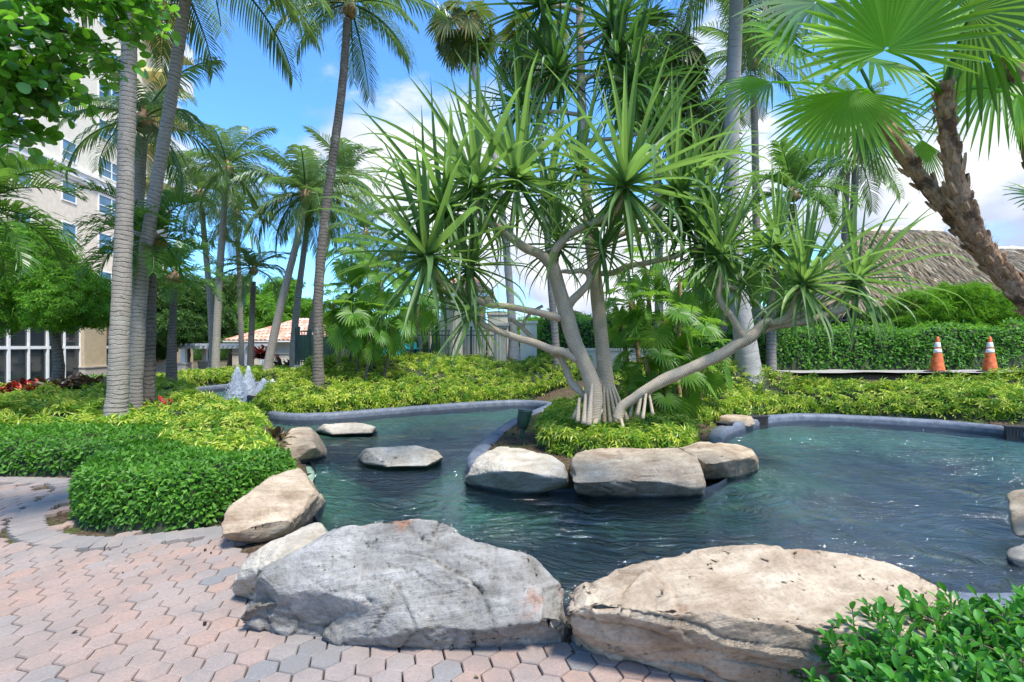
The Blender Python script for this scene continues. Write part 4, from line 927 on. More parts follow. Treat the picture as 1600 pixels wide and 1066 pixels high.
mids = [
 ('coconut palm with golden flower stalks, full crown against the blue sky left of the fountain', [(337, 588, 17, .19), (338, 540, 17, .16), (343, 430, 17, .15), (350, 330, 17, .13), (354, 285, 17, .12)], (355, 262), 17, 22, 2.5, 8),
 ('coconut palm half hidden behind the flowering one, orange crown base', [(333, 585, 19, .17), (329, 480, 19, .14), (321, 390, 19, .13), (315, 320, 19, .11)], (312, 300), 19, 18, 2.3, 6),
 ('slim coconut palm between the leaning pair and the flowering one', [(378, 585, 21, .15), (375, 460, 21, .12), (370, 355, 21, .11)], (369, 332), 21, 18, 2.2, 6),
 ('coconut palm leaning right with its crown before the white cloud', [(417, 585, 17, .22), (425, 540, 17, .18), (443, 460, 17, .16), (462, 385, 17, .14), (475, 325, 17, .12)], (478, 300), 17, 22, 2.6, 4),
 ('coconut palm behind the right-leaning one, crowns overlapping', [(458, 585, 18.5, .19), (460, 520, 18.5, .16), (470, 430, 18.5, .14), (483, 335, 18.5, .11)], (484, 310), 18.5, 18, 2.2, 5),
 ('slim coconut palm behind the tall dark one, low full crown', [(478, 590, 20, .17), (484, 520, 20, .13), (500, 430, 20, .12), (532, 300, 20, .10)], (540, 275), 20, 16, 2.2, 3),
 ('coconut palm with round crown right of the tall dark trunk', [(548, 560, 21, .12), (560, 460, 21, .10), (568, 385, 21, .09)], (571, 362), 21, 18, 1.9, 3),
 ('far coconut palm above the teal parasols, drooping crown', [(655, 520, 24, .10), (640, 450, 24, .09), (628, 425, 24, .09)], (622, 415), 24, 16, 2.1, 0),
 ('far coconut palm behind the dark thatch palms, left of the parasols', [(600, 540, 25, .12), (596, 460, 25, .10), (590, 430, 25, .09)], (588, 420), 25, 14, 1.9, 0),
 ('distant palm behind the gatehouse roof', [(672, 530, 23, .10), (668, 460, 23, .09), (662, 410, 23, .09)], (660, 395), 23, 16, 2.2, 0)]
for i, (lb, pt, c, d, n, L, fr) in enumerate(mids):
    if i < 6: pt = [(a_, b_, c_*1.42, e_*1.42) for a_, b_, c_, e_ in pt]; d *= 1.42; L *= 1.42
    far = d > 25
    palm('coconut_palm', lb, pp([(a_, b_, c_, e_*.76) for a_, b_, c_, e_ in pt]), W(*c, d), n, L*.92, FARF if far else COCO, 'bark_far' if far else 'bark', 10, 20+i, group='coconut palms', emin=-48, fruit=fr, step=.15, ring=.02)
palm('coconut_palm', 'small palm with a dark trunk and short fronds left of the leaning palms', pp([(391, 580, 25.5, .17), (393, 520, 25.5, .14), (396, 440, 25.5, .12)]), W(396, 420, 25.5), 18, 2.1, FARF, 'bark_dark', 10, 31, emin=-30)
palm('coconut_palm', 'tall dark speckled palm trunk curving up left of the screw pine', pp([(498, 605, 13.8, .165), (497, 560, 13.8, .14), (498, 450, 13.8, .125), (509, 330, 13.8, .12), (533, 150, 13.8, .108), (543, 30, 13.8, .10)]), W(546, 5, 13.8), 20, 2.5, COCO, 'bark_dark', 18, 33, group='coconut palms', emin=-22, fruit=4, step=.05, az0=.6)
# right-hand tall palms
palm('royal_palm', 'thick pale smooth palm trunk with flared base behind the screw pine', pp([(1172, 598, 13.5, .40), (1170, 580, 13.5, .33), (1164, 530, 13.5, .28), (1150, 430, 13.5, .22), (1143, 300, 13.5, .19), (1145, 150, 13.5, .185), (1150, 20, 13.5, .17), (1152, -80, 13.5, .15)]), W(1152, -95, 13.5), 20, 3.3, COCO, 'bark_pale', 26, 41, emin=-62, ring=.012, ringlen=.16, step=.05, rough=.025)
palm('coconut_palm', 'slim pale palm right of the thick pale trunk, crown behind big fan leaves', pp([(1182, 520, 19, .16), (1182, 380, 19, .14), (1180, 240, 19, .125), (1177, 120, 19, .12)]), W(1176, 92, 19), 20, 2.6, FARF, 'bark_far', 12, 42, emin=-40, fruit=5)
palm('coconut_palm', 'palm with golden crown base in the blue gap right of centre', pp([(1325, 545, 19, .16), (1328, 430, 19, .135), (1333, 340, 19, .125), (1337, 262, 19, .12)]), W(1339, 240, 19), 20, 2.6, FARF, 'bark_far', 12, 43, emin=-30, fruit=7)
palm('coconut_palm', 'bare slim trunk just left of the golden-crowned palm', pp([(1317, 545, 20.5, .14), (1318, 430, 20.5, .125), (1322, 300, 20.5, .12), (1326, 215, 20.5, .11)]), W(1328, 195, 20.5), 14, 2.3, FARF, 'bark_far', 12, 44, emin=-10)
palm('arching_palm', 'palm with blue-green arching fronds between the slim pale trunk and the sky gap', pp([(1240, 560, 17, .16), (1240, 400, 17, .14), (1238, 320, 17, .12)]), W(1238, 300, 17), 16, 2.0, ARCH, 'bark_dark', 10, 45, emin=-25)
palm('royal_palm', 'pale flared palm base standing in the middle hedge', pp([(804, 592, 18.6, .32), (803, 562, 18.6, .25), (801, 515, 18.6, .16), (790, 380, 18.6, .13), (772, 240, 18.6, .12), (752, 160, 18.6, .11), (738, 100, 18.6, .10)]), W(724, 45, 18.6), 22, 1.0, FANO, 'bark_pale', 18, 46, emin=-62, emax=80, ring=.012, ringlen=.16, step=.06, leafname='fan_leaf', fruit=3)
# fan palms behind the tall screw pine
for lb, pt, c, d, n, L, sd in (
    ('tall fan palm with a round crown right of the tall screw pine', [(1030, 560, 15, .13), (1028, 300, 15, .11), (1022, 130, 15, .10)], (1020, 108), 15, 24, 1.25, 51),
    ('fan palm whose dark crown fills the gap left of the thick pale trunk', [(1085, 560, 16, .12), (1090, 350, 16, .10), (1092, 225, 16, .10)], (1092, 205), 16, 22, 1.05, 52),
    ('fan palm with olive crown behind the left heads of the tall screw pine', [(870, 560, 16, .12), (850, 300, 16, .10), (838, 100, 16, .10)], (836, 80), 16, 20, 1.0, 53),
    ('fan palm behind the right limb of the screw pine, above the clipped hedge', [(1205, 560, 14.6, .14), (1205, 470, 14.6, .12), (1203, 420, 14.6, .11)], (1203, 415), 14.6, 20, .95, 54),
    ('fan palm with green crown low behind the thick pale trunk', [(1130, 560, 15.2, .13), (1130, 470, 15.2, .11), (1128, 440, 15.2, .11)], (1128, 425), 15.2, 20, 1.0, 55)):
    palm('fan_palm', lb, pp(pt), W(*c, d), n, L, FANS if sd in (54, 55) else FANO, 'bark_far', 10, sd, emin=-50, leafname='fan_leaf', group='fan palms')
# thatch palm cluster by the fence and the lady palm clump right of the screw pine
def clump(name, trunks, group, S, barkm, L, n, labels, rad=.045):
    for i, (x0, y0, x1, y1, d) in enumerate(trunks):
        palm(name, labels[i], pp([(x0, y0, d, rad*1.1), ((x0+x1)/2+3, (y0+y1)/2, d, rad), (x1, y1, d, rad*.95)]), W(x1, y1, d), n if isinstance(n, int) else n[i], L*(1+.15*((i*37) % 5-2)/2), S, barkm, 8, 60+i+int(d), emin=-55, leafname='fan_leaf', group=group, heart=False, ring=.02)
clump('thatch_palm', [(532, 608, 521, 470, 15.0), (545, 600, 549, 402, 15.5), (560, 605, 549, 500, 14.6), (552, 598, 562, 450, 16.0), (578, 590, 596, 440, 15.0), (570, 600, 575, 520, 14.2), (600, 590, 610, 505, 14.8), (640, 560, 655, 470, 17.0)], 'slender thatch palms by the pool fence', FANS, 'bark_dark', .70, 14,
      ['slender dark-stemmed thatch palm leftmost in the cluster before the fence', 'tallest slender thatch palm in the cluster before the pool fence', 'thatch palm with a low yellowish head in front of the cluster', 'second tallest thatch palm, leaning right in the cluster by the fence', 'bright green round-headed thatch palm left of the teal parasols', 'short thatch palm with a head just over the picket fence', 'thatch palm with a dark dense head beside the first teal parasol', 'thatch palm under the low left limb of the screw pine'], .04)
clump('lady_palm', [(1005, 655, 985, 470, 11), (1022, 655, 1010, 425, 11.4), (1038, 655, 1035, 500, 10.6), (1052, 655, 1062, 440, 11.6), (1066, 650, 1075, 520, 10.8), (990, 655, 968, 500, 11.6), (1018, 655, 1008, 560, 10.3), (1060, 655, 1058, 590, 10.2), (985, 660, 982, 610, 10.2), (1090, 650, 1098, 560, 11.4), (1035, 660, 1028, 625, 10)], 'fan palms clumped right of the screw pine', FANS, 'fibre', .62, 11,
      ['leftmost tall stem of the fan palm clump right of the screw pine', 'tallest stem of the fan palm clump right of the screw pine', 'middle stem with a wide bright fan in the clump', 'second tallest stem of the clump, its head near the pale trunk', 'stem with bright round fans at the right side of the clump', 'stem closest behind the straight screw pine trunk', 'low head left of the middle of the clump', 'low head at the right foot of the clump', 'lowest head at the left foot of the clump, above the variegated hedge', 'rightmost stem of the clump, before the pale trunk', 'lowest head at the front centre of the clump'], .05)

# ---------------------------------------------------------------- fibrous fan palm at the right, near the camera
def booted(pts, t, seed, nb=70):
    base = t.location; A = Acc(); q = [(p[0]-base.x, p[1]-base.y, p[2]-base.z, p[3]) for p in pts]; tube(A, q, 26, .03, ring=.05, ringlen=.11, rough=.12, seed=seed); A.obj('trunk', M['fibre'], t, smooth=True)
    S = spline(q, 200); r = random.Random(seed); k = 0
    for i in range(nb):
        u = int(6+i*190/nb); c = Vector(S[u][:3]); T = (Vector(S[min(199, u+1)][:3])-c).normalized(); rad = S[u][3]; az = i*2.4+r.uniform(-.3, .3)
        n1_ = T.cross(Vector((.3, .9, .1))).normalized(); n2_ = T.cross(n1_); out = n1_*math.cos(az)+n2_*math.sin(az); sd = T.cross(out)
        l = r.uniform(.06, .12); w_ = r.uniform(.014, .028); lean = r.uniform(.05, .35); A2 = Acc()
        b0 = c+out*rad*.93; b1 = c+out*(rad*1.02+l*lean*.5)+T*l*.6; b2 = c+out*(rad*1.0+l*lean)+T*l
        V_ = []
        for p_, ww, th in ((b0, w_*1.3, .012), (b1, w_, .012), (b2, w_*.7, .007)):
            V_ += [p_-sd*ww-out*th, p_+sd*ww-out*th, p_+sd*ww*.5+out*th, p_-sd*ww*.5+out*th]
        A2.poly([v[:] for v in V_], [[0, 1, 5, 4], [1, 2, 6, 5], [2, 3, 7, 6], [3, 0, 4, 7], [4, 5, 9, 8], [5, 6, 10, 9], [6, 7, 11, 10], [7, 4, 8, 11], [8, 9, 10, 11]]); A2.obj('leaf_base', M['boot'], t)
    # hair-like fibres standing off the trunk
    A3 = Acc()
    for i in range(1500):
        u = r.randint(0, 195); c = np.array(S[u][:3]); T = S[u+3][:3]-c; T /= np.linalg.norm(T)+1e-9; n1_ = np.cross(T, [.3, .9, .1]); n1_ /= np.linalg.norm(n1_); n2_ = np.cross(T, n1_); a_ = r.uniform(0, 6.28); o_ = n1_*math.cos(a_)+n2_*math.sin(a_)
        p0 = c+o_*S[u][3]*.97; v = o_*r.uniform(.1, .7)+T*r.uniform(-.6, 1)+np.array([r.gauss(0, .3) for _ in range(3)]); l = r.uniform(.03, .09); strip(A3, [p0, p0+v*l*.5, p0+v*l+np.array([0, 0, -.02])], [.0016, .0013, .0004], np.cross(v, [0, .1, 1]), r.random())
    stuff(A3.obj('fibre', M['boot'], t))
def bigfan(t, root, hub, aim, r0, seed, normal=None, mat='fan', nseg=42, droop=.35, spread=150, tilt=0):
    """one large fan leaf: petiole root->hub, blade centre line along aim"""
    r = np.random.default_rng(seed); A = Acc(); root = np.array(root)-np.array(t.location); hub = np.array(hub)-np.array(t.location)
    mid = (root+hub)/2+np.array([0, 0, .07]); tube(A, [(*root, .016), (*mid, .012), (*hub, .010)], 6, .06, var=.9, cap=False)
    ax = np.array(aim, float); ax /= np.linalg.norm(ax); nr = np.array(normal if normal is not None else (0, 0, 1), float); nr -= ax*(nr@ax); nr /= np.linalg.norm(nr); sx = np.cross(ax, nr); dth = R(2*spread)/nseg
    for k in range(nseg):
        th = -R(spread)+dth*(k+.5); L = r0*(1-.22*(abs(th)/R(spread))**2)*r.uniform(.93, 1.05); dr = ax*math.cos(th)+sx*math.sin(th); sd = -ax*math.sin(th)+sx*math.cos(th)
        rad = np.array([.02, .22, .42, .6, .78, .92, 1.0])*L; w_ = np.tan(dth/2)*rad*1.03; w_[3] = w_[2]*1.12; w_[4] = w_[2]*.85; w_[5] = w_[2]*.45; w_[6] = .0012
        pts = hub+dr*rad[:, None]+nr*(.16*rad)[:, None]; pts[:, 2] -= droop*r.uniform(.5, 1.5)*np.maximum(0, rad/L-.4)**1.8*L*1.5
        ribbon(A, pts, w_, sd, nr, .5, var=float(np.clip(.5+r.uniform(-.2, .2), 0, 1)))
    A.obj('fan_leaf', M[mat], t)
D_ = 4.0
fb = W(1820, 640, D_); t1 = thing('fan_palm', 'large fan palm with two fibrous trunks leaning in from the right edge, bright leaves overhead', 'palm tree', (fb.x, fb.y, 0), 'fan palms')
p1 = pp([(1830, 760, 4.0, .10), (1760, 640, 4.0, .085), (1660, 530, 4.0, .08), (1578, 440, 4.0, .075), (1505, 355, 4.05, .066), (1438, 277, 4.15, .052), (1395, 215, 4.2, .052), (1370, 165, 4.25, .045)])
booted(p1, t1, 3, 75)
p2 = pp([(1560, 425, 4.02, .055), (1532, 380, 3.95, .062), (1508, 330, 3.9, .064), (1491, 272, 3.9, .06), (1482, 215, 3.9, .053), (1476, 165, 3.9, .045), (1474, 135, 3.9, .035)])
booted(p2, t1, 9, 60)
r2 = W(1475, 150, 3.9); r1 = W(1375, 165, 4.25)
bigfan(t1, r2, W(1385, 78, 3.55), (-.10, -.25, 1), .84, 1, (.05, -.95, -.25), 'fan', nseg=32, droop=.12, spread=112)
bigfan(t1, r2, W(1362, 92, 3.75), (-.95, -.1, .05), .60, 2, (0, -.75, .6), 'fan', nseg=30, droop=.25, spread=130)
bigfan(t1, r1, W(1330, 143, 3.9), (-.35, -.15, -.95), .70, 3, (-.35, -.8, .3), 'fan', nseg=30, droop=.15, spread=75)
bigfan(t1, r1, W(1275, 5, 4.3), (-.75, -.1, -.40), .70, 4, (-.2, -.85, .5), 'palm_dark', nseg=30, spread=115)
bigfan(t1, r2, W(1518, 18, 3.7), (.7, -.3, .35), .80, 5, (.2, -.8, -.5), 'palm_dark', nseg=32, spread=130)
bigfan(t1, r2, W(1545, 85, 3.9), (1, .0, -.25), .75, 6, (.05, -.7, .7), 'fan', nseg=32, spread=110, droop=.2)
bigfan(t1, r1, W(1205, 128, 4.6), (-.9, .2, -.35), .60, 8, (-.3, -.6, .7), 'fan', nseg=26, spread=70)
bigfan(t1, r1, W(1440, 218, 4.4), (.05, .1, -1), .42, 9, (.3, -.9, .1), 'fan', nseg=22, spread=60, droop=.1)
bigfan(t1, r1, W(1350, 195, 4.4), (.25, .0, -.95), .50, 10, (.1, -.9, .2), 'palm_dark', nseg=26, spread=70, droop=.15)
bigfan(t1, r2, W(1590, 150, 4.4), (.2, .2, -.9), .5, 12, (.3, -.8, .2), 'fan', nseg=24, spread=80, droop=.1)
bigfan(t1, r1, W(1240, 70, 4.2), (-.9, -.1, .2), .55, 13, (-.1, -.8, .5), 'fan', nseg=28, spread=100)
bigfan(t1, r1, W(1310, 165, 4.7), (-.6, .2, -.5), .55, 14, (-.5, -.8, .3), 'fan', nseg=28, spread=100, droop=.2)
bigfan(t1, r2, W(1480, 60, 4.6), (.3, .4, .9), .7, 15, (0, -.9, .3), 'fan', nseg=28, spread=120)
t2 = thing('fan_palm', 'fan palm mostly outside the right edge, its fibrous trunk and leaf tips showing', 'palm tree', (W(1700, 700, 4.6).x, 4.6, 0), 'fan palms')
booted(pp([(1705, 640, 4.6, .10), (1660, 400, 4.6, .09), (1615, 230, 4.6, .085), (1592, 130, 4.6, .085), (1582, 60, 4.6, .07)]), t2, 12, 30)
r3 = W(1582, 60, 4.6)
bigfan(t2, W(1680, 300, 4.5), W(1640, 318, 4.2), (-.9, 0, .12), .42, 21, (-.1, -.7, .7), 'palm_dark', spread=70, nseg=20)
bigfan(t2, r3, W(1560, 110, 4.7), (-.4, .1, -.8), .7, 22, (-.5, -.6, .3), 'fan', spread=110)
bigfan(t2, r3, W(1630, 30, 4.4), (.5, 0, .5), .8, 23, (0, .6, .6), 'palm_dark')

# ---------------------------------------------------------------- SCREW PINES
def pandleaf(el, L=1.0, w_=.04, curv=1.0, seed=0, kink=.62):
    r = np.random.default_rng(seed); T = np.linspace(0, 1, 13)
    ang = R(el)-curv*(.22*T+.85*sm((T-kink)/.5)*(.5 if el > 45 else 1.0)); ang = np.maximum(ang, -1.5)
    bend = r.uniform(-.25, .25)*T; d = np.stack([np.sin(bend), np.cos(ang)*np.cos(bend), np.sin(ang)], -1); C = np.cumsum(d, 0)/12*L; C -= C[0]
    w = w_*np.interp(T, [0, .08, .35, .6, .85, 1], [.95, 1, .95, .72, .30, .03]); nr = np.cross(XV, d); A = Acc()
    ribbon(A, C, w, XV, nr, .55, .5); return A.data()
PEL = [86, 74, 62, 50, 38, 24, 10, -6, -24, -46]
PAND = []
for i, el in enumerate(PEL):
    for v in range(3):
        PAND.append((el, pandleaf(el, 1.0, .0235+.004*v, [.15, .2, .3, .45, .65, .95, 1.2, 1.2, 1.0, .8][i]*(.6+.5*v), i*3+v)))
PME = {}
def rosette(center, axis, n, L, seed, lo=-68, hi=86):
    """yields (variant, matrix) for a head of strap leaves round a tilted axis"""
    r = random.Random(seed); q = Vector(axis).normalized(); rot_ = Vector((0, 0, 1)).rotation_difference(q).to_matrix()
    for k in range(n):
        f = (k+.5)/n; e = R(hi+(lo-hi)*f**.95); a_ = k*2.39996*1.02+r.uniform(-.2, .2); v = rot_ @ Vector((math.cos(e)*math.sin(a_), math.cos(e)*math.cos(a_), math.sin(e)))
        el = math.degrees(math.asin(max(-1, min(1, v.z)))); az = math.atan2(-v.x, v.y); l = L*r.uniform(.8, 1.1)*(.72+.28*math.sin(math.pi*min(1, f+.2)))
        idx = min(range(len(PAND)), key=lambda i: abs(PAND[i][0]-el)+(i*7+k*5) % 3*.1)
        idx = [i for i in range(len(PAND)) if PAND[i][0] == PAND[idx][0]][r.randint(0, 2)]
        yield idx, Matrix.Translation(Vector(center)+q*(.05-.10*f)) @ Matrix.Rotation(az, 4, 'Z') @ Matrix.Rotation(r.uniform(-.25, .25), 4, 'Y') @ Matrix.Scale(l, 4)
def screw_pine(label, base, limbs, heads, roots, matname, nsep, group=None):
    t = thing('screw_pine', label, 'tree', base, group); off = Matrix.Translation(-Vector(base)); A = Acc()
    for i, lm in enumerate(limbs):
        q = [(*(Vector(p[:3])-Vector(base)), p[3]) for p in pp(lm)]; tube(A, q, 18 if lm[0][3] > .08 else 12, .022, ring=.018, ringlen=.115, rough=.10, seed=i)
    A.obj('trunk', M['bark_pand'], t, smooth=True)
    for i, rt in enumerate(roots):
        A = Acc(); q = [(*(Vector(p[:3])-Vector(base)), p[3]) for p in rt]; tube(A, q, 9, .05, rough=.12, seed=i+40); A.obj('prop_root', M['bark_pand'], t, smooth=True)
    rest = Acc(); cnt = 0
    for i, (px, py, d, axis, n, L) in enumerate(heads):
        c = W(px, py, d); q = Vector(axis).normalized(); A = Acc(); cb = c-Vector(base)
        tube(A, [(*(cb-q*.16), .035), (*(cb-q*.04), .055), (*(cb+q*.06), .045), (*(cb+q*.2), .012)], 9, .03, rough=.1, seed=i); A.obj('leaf_sheath', M['stalk'], t, smooth=True)
        for idx, mx_ in rosette(c, axis, int(n*1.45), L*1.14, i*13+int(px)):
            if cnt+1 <= nsep:
                key = (matname, idx)
                if key not in PME: PME[key] = data_mesh('strap_leaf', PAND[idx][1], M[matname])
                o = link('leaf', PME[key], t); o.matrix_local = off @ mx_; cnt += 1
            else: rest.inst(PAND[idx][1], off @ mx_, var=random.random())
    if rest.n: stuff(rest.obj('leaves', M[matname], t))
    return t
b = 8.0; bz = .1
limbs = [
 [(924, 655, 8, .15), (927, 615, 8, .135), (920, 585, 8, .125), (898, 535, 7.95, .12), (882, 480, 7.9, .115), (872, 445, 7.9, .105), (862, 412, 7.85, .10)],
 [(862, 414, 7.85, .085), (844, 398, 7.8, .075), (822, 388, 7.75, .07), (800, 372, 7.7, .06), (780, 357, 7.65, .058), (759, 347, 7.6, .055), (735, 342, 7.6, .05), (714, 339, 7.55, .045), (694, 332, 7.5, .045)],
 [(757, 346, 7.6, .045), (752, 332, 7.6, .05), (744, 311, 7.6, .045), (742, 300, 7.6, .045)],
 [(797, 372, 7.7, .035), (801, 340, 7.7, .04), (807, 300, 7.7, .042), (808, 285, 7.7, .045)],
 [(862, 416, 7.85, .07), (866, 395, 7.8, .065), (880, 376, 7.75, .06), (899, 360, 7.7, .055), (925, 349, 7.6, .055), (955, 335, 7.5, .055), (968, 322, 7.4, .05), (975, 300, 7.4, .05)],
 [(925, 349, 7.6, .04), (945, 350, 7.9, .045), (990, 340, 8.1, .045), (1040, 315, 8.2, .045), (1052, 300, 8.2, .045)],
 [(884, 490, 7.9, .06), (893, 471, 7.9, .065), (908, 456, 7.85, .06), (920, 441, 7.8, .05), (919, 428, 7.8, .045), (908, 423, 7.8, .04), (895, 425, 7.75, .035), (878, 424, 7.7, .03)],
 [(915, 425, 7.8, .03), (930, 408, 7.8, .03), (940, 396, 7.8, .035)],
 [(874, 497, 7.9, .065), (862, 494, 7.85, .058), (844, 489, 7.8, .055), (816, 483, 7.7, .05), (795, 479, 7.6, .05), (765, 476, 7.5, .048), (746, 469, 7.4, .045), (727, 459, 7.3, .045), (703, 447, 7.2, .045), (688, 437, 7.2, .045), (676, 422, 7.1, .045), (668, 408, 7.1, .045)],
 [(728, 458, 7.3, .03), (731, 440, 7.4, .03), (735, 425, 7.4, .035)],
 [(900, 562, 7.95, .06), (880, 550, 7.9, .062), (861, 546, 7.85, .062), (835, 536, 7.8, .058), (811, 529, 7.7, .055), (788, 521, 7.6, .05), (766, 512, 7.5, .045), (750, 505, 7.45, .04), (736, 494, 7.4, .04)],
 [(753, 507, 7.45, .028), (752, 495, 7.45, .03), (756, 483, 7.45, .028), (755, 480, 7.45, .026)],
 [(918, 622, 8.1, .055), (903, 609, 8.1, .055), (891, 595, 8.15, .055), (883, 573, 8.2, .055), (874, 557, 8.2, .05), (863, 551, 8.1, .045)],
 [(840, 535, 8.2, .03), (826, 522, 8.25, .035), (812, 508, 8.3, .035), (796, 498, 8.3, .035)],
 [(818, 515, 8.3, .025), (820, 500, 8.3, .025), (834, 486, 8.35, .025), (848, 478, 8.35, .025)],
 # long right limb
 [(964, 655, 8, .085), (972, 636, 8, .08), (992, 622, 7.95, .08), (1007, 611, 7.9, .085), (1032, 597, 7.85, .09), (1060, 584, 7.8, .09), (1100, 566, 7.75, .085), (1130, 553, 7.7, .085), (1152, 538, 7.65, .085), (1172, 527, 7.6, .085), (1182, 518, 7.6, .08), (1195, 505, 7.55, .07), (1212, 503, 7.5, .06), (1228, 495, 7.5, .055), (1237, 484, 7.45, .045), (1245, 464, 7.4, .045), (1253, 452, 7.4, .045)],
 [(1212, 504, 7.55, .05), (1232, 500, 7.5, .045), (1262, 487, 7.6, .045), (1290, 476, 7.7, .04), (1318, 462, 7.8, .04), (1335, 445, 7.8, .045)],
 [(1192, 517, 7.6, .055), (1210, 510, 7.6, .055), (1235, 506, 7.55, .055), (1265, 500, 7.5, .05), (1294, 490, 7.5, .055), (1318, 482, 7.5, .06), (1330, 470, 7.6, .04), (1338, 456, 7.7, .04)],
 [(1168, 534, 7.6, .06), (1155, 516, 7.6, .052), (1144, 497, 7.6, .05), (1131, 479, 7.6, .046), (1123, 462, 7.6, .042), (1125, 445, 7.6, .038), (1126, 424, 7.6, .036), (1128, 405, 7.6, .04)],
 [(1125, 448, 7.6, .028), (1138, 448, 7.6, .028), (1151, 451, 7.6, .03), (1158, 449, 7.6, .03)],
 [(1195, 507, 7.6, .045), (1203, 480, 7.7, .045), (1210, 450, 7.8, .045), (1214, 415, 7.8, .045), (1213, 392, 7.8, .045)],
]
def rt(px0, py0, px1, py1, d0, d1, r0=.032, r1=.04):
    r0 *= .6; a0, a1 = W(px0, py0, d0), W(px1, py1, d1); m = (a0+a1)/2; return [(*a0, r0), (*m, (r0+r1)/2), (*a1, r1)]
roots = [rt(905, 622, 903, 660, 7.95, 7.75), rt(915, 616, 912, 662, 7.9, 7.6), rt(910, 618, 896, 655, 8.1, 8.1), rt(925, 600, 920, 665, 7.9, 7.6, .04, .045),
         rt(1003, 613, 996, 650, 7.9, 7.8, .03, .034), rt(1010, 612, 1004, 655, 7.85, 7.65, .03, .03), rt(1013, 608, 1020, 648, 7.9, 7.7, .026, .03), rt(990, 624, 984, 652, 8, 8, .03, .028), rt(1000, 618, 992, 655, 8.1, 8.2, .025, .03), rt(940, 640, 925, 668, 8, 7.8, .05, .05), rt(968, 648, 975, 672, 8, 7.8, .035, .03)]
heads = [(742, 295, 7.6, (-.25, -.2, 1), 44, 1.70), (690, 328, 7.5, (-.85, -.3, .55), 44, 1.50), (808, 280, 7.7, (.1, -.1, 1), 42, 1.65), (976, 292, 7.4, (.35, -.35, 1), 48, 1.85), (667, 402, 7.1, (-.35, -.2, 1), 44, 1.55), (1255, 446, 7.4, (.15, -.2, 1), 48, 1.35), (1338, 440, 7.7, (.35, -.15, 1), 30, 1.35),
         (1338, 440, 7.7, (.35, -.15, 1), 16, 1.4), (735, 418, 7.5, (.3, -.2, .9), 34, 1.25), (735, 490, 7.4, (-.6, -.2, .5), 26, 1.1), (1054, 295, 8.2, (.5, .1, .9), 42, 1.6), (872, 385, 8.0, (.0, -.2, 1), 30, 1.1), (942, 392, 7.8, (.3, -.4, .9), 30, 1.1), (1128, 400, 7.6, (.0, -.1, 1), 36, 1.2), (1158, 447, 7.6, (.5, -.3, .9), 24, .8), (1213, 385, 7.8, (0, -.1, 1), 38, 1.25), (858, 305, 8.4, (0, .2, 1), 30, 1.45), (905, 262, 8.6, (.1, .3, 1), 26, 1.3), (1100, 300, 8.6, (.4, .2, .9), 30, 1.3)]
screw_pine('large spreading screw pine on the island with pale ringed limbs and long strap leaves', (*Z(935, 690, .1).xy, .1), limbs, heads, roots, 'pand', 298, 'screw pines')
limbs2 = [[(950, 625, 8.7, .13), (943, 560, 8.7, .125), (937, 500, 8.7, .115), (931, 440, 8.7, .11), (925, 400, 8.75, .10), (917, 320, 8.8, .085), (911, 230, 8.85, .08), (908, 130, 8.9, .075), (906, 40, 8.95, .065), (905, -50, 9, .05)],
 [(908, 126, 8.9, .04), (935, 116, 8.8, .04), (955, 120, 8.7, .035), (985, 130, 8.6, .04)], [(950, 118, 8.7, .03), (962, 108, 8.6, .03), (966, 95, 8.6, .035)], [(908, 133, 8.9, .04), (885, 128, 8.8, .035), (868, 118, 8.7, .04)],
 [(907, 70, 8.95, .035), (930, 62, 8.8, .035), (955, 45, 8.7, .035)], [(932, 428, 8.7, .05), (957, 426, 8.5, .05), (981, 416, 8.4, .045), (1006, 412, 8.3, .042), (1028, 407, 8.2, .04), (1056, 401, 8.1, .04), (1078, 390, 8.0, .036), (1100, 388, 8.0, .04)],
 [(925, 395, 8.75, .04), (960, 372, 8.7, .045), (991, 360, 8.6, .045), (1022, 360, 8.5, .04), (1050, 358, 8.4, .04), (1070, 350, 8.4, .04)], [(905, 20, 8.9, .04), (880, 10, 8.7, .04), (850, 12, 8.6, .04)]]
roots2 = [rt(937+q, 586+abs(q-8)*.7, 925+q*3.2, 662, 8.65, 8.5-abs(q-8)*.02+.1*(q % 3), .03, .038) for q in (0, 3, 6, 9, 12, 15, 18)]
heads2 = [(870, 112, 8.7, (-.6, -.2, .8), 40, 1.35), (988, 132, 8.6, (.6, -.2, .7), 40, 1.25), (966, 90, 8.6, (.1, -.2, 1), 34, 1.1), (957, 40, 8.7, (.5, -.2, .9), 40, 1.3), (905, -60, 9, (0, 0, 1), 40, 1.4), (848, 10, 8.6, (-.6, -.2, .8), 40, 1.35), (1102, 384, 8.0, (.5, -.2, .9), 36, 1.2), (1072, 346, 8.4, (.6, 0, .8), 36, 1.3), (815, 165, 8.8, (-.5, 0, .8), 36, 1.2), (1030, 190, 9.2, (.4, 0, .9), 36, 1.3)]
limbs2 += [[(909, 180, 8.85, .035), (870, 175, 8.8, .035), (820, 175, 8.8, .04)], [(910, 220, 8.85, .035), (970, 215, 9, .035), (1028, 200, 9.2, .04)]]
screw_pine('tall straight screw pine behind the spreading one, dark heads high up', (*W(948, 660, 8.7).xy, .1), limbs2, heads2, roots2, 'pand_dark', 150, 'screw pines')
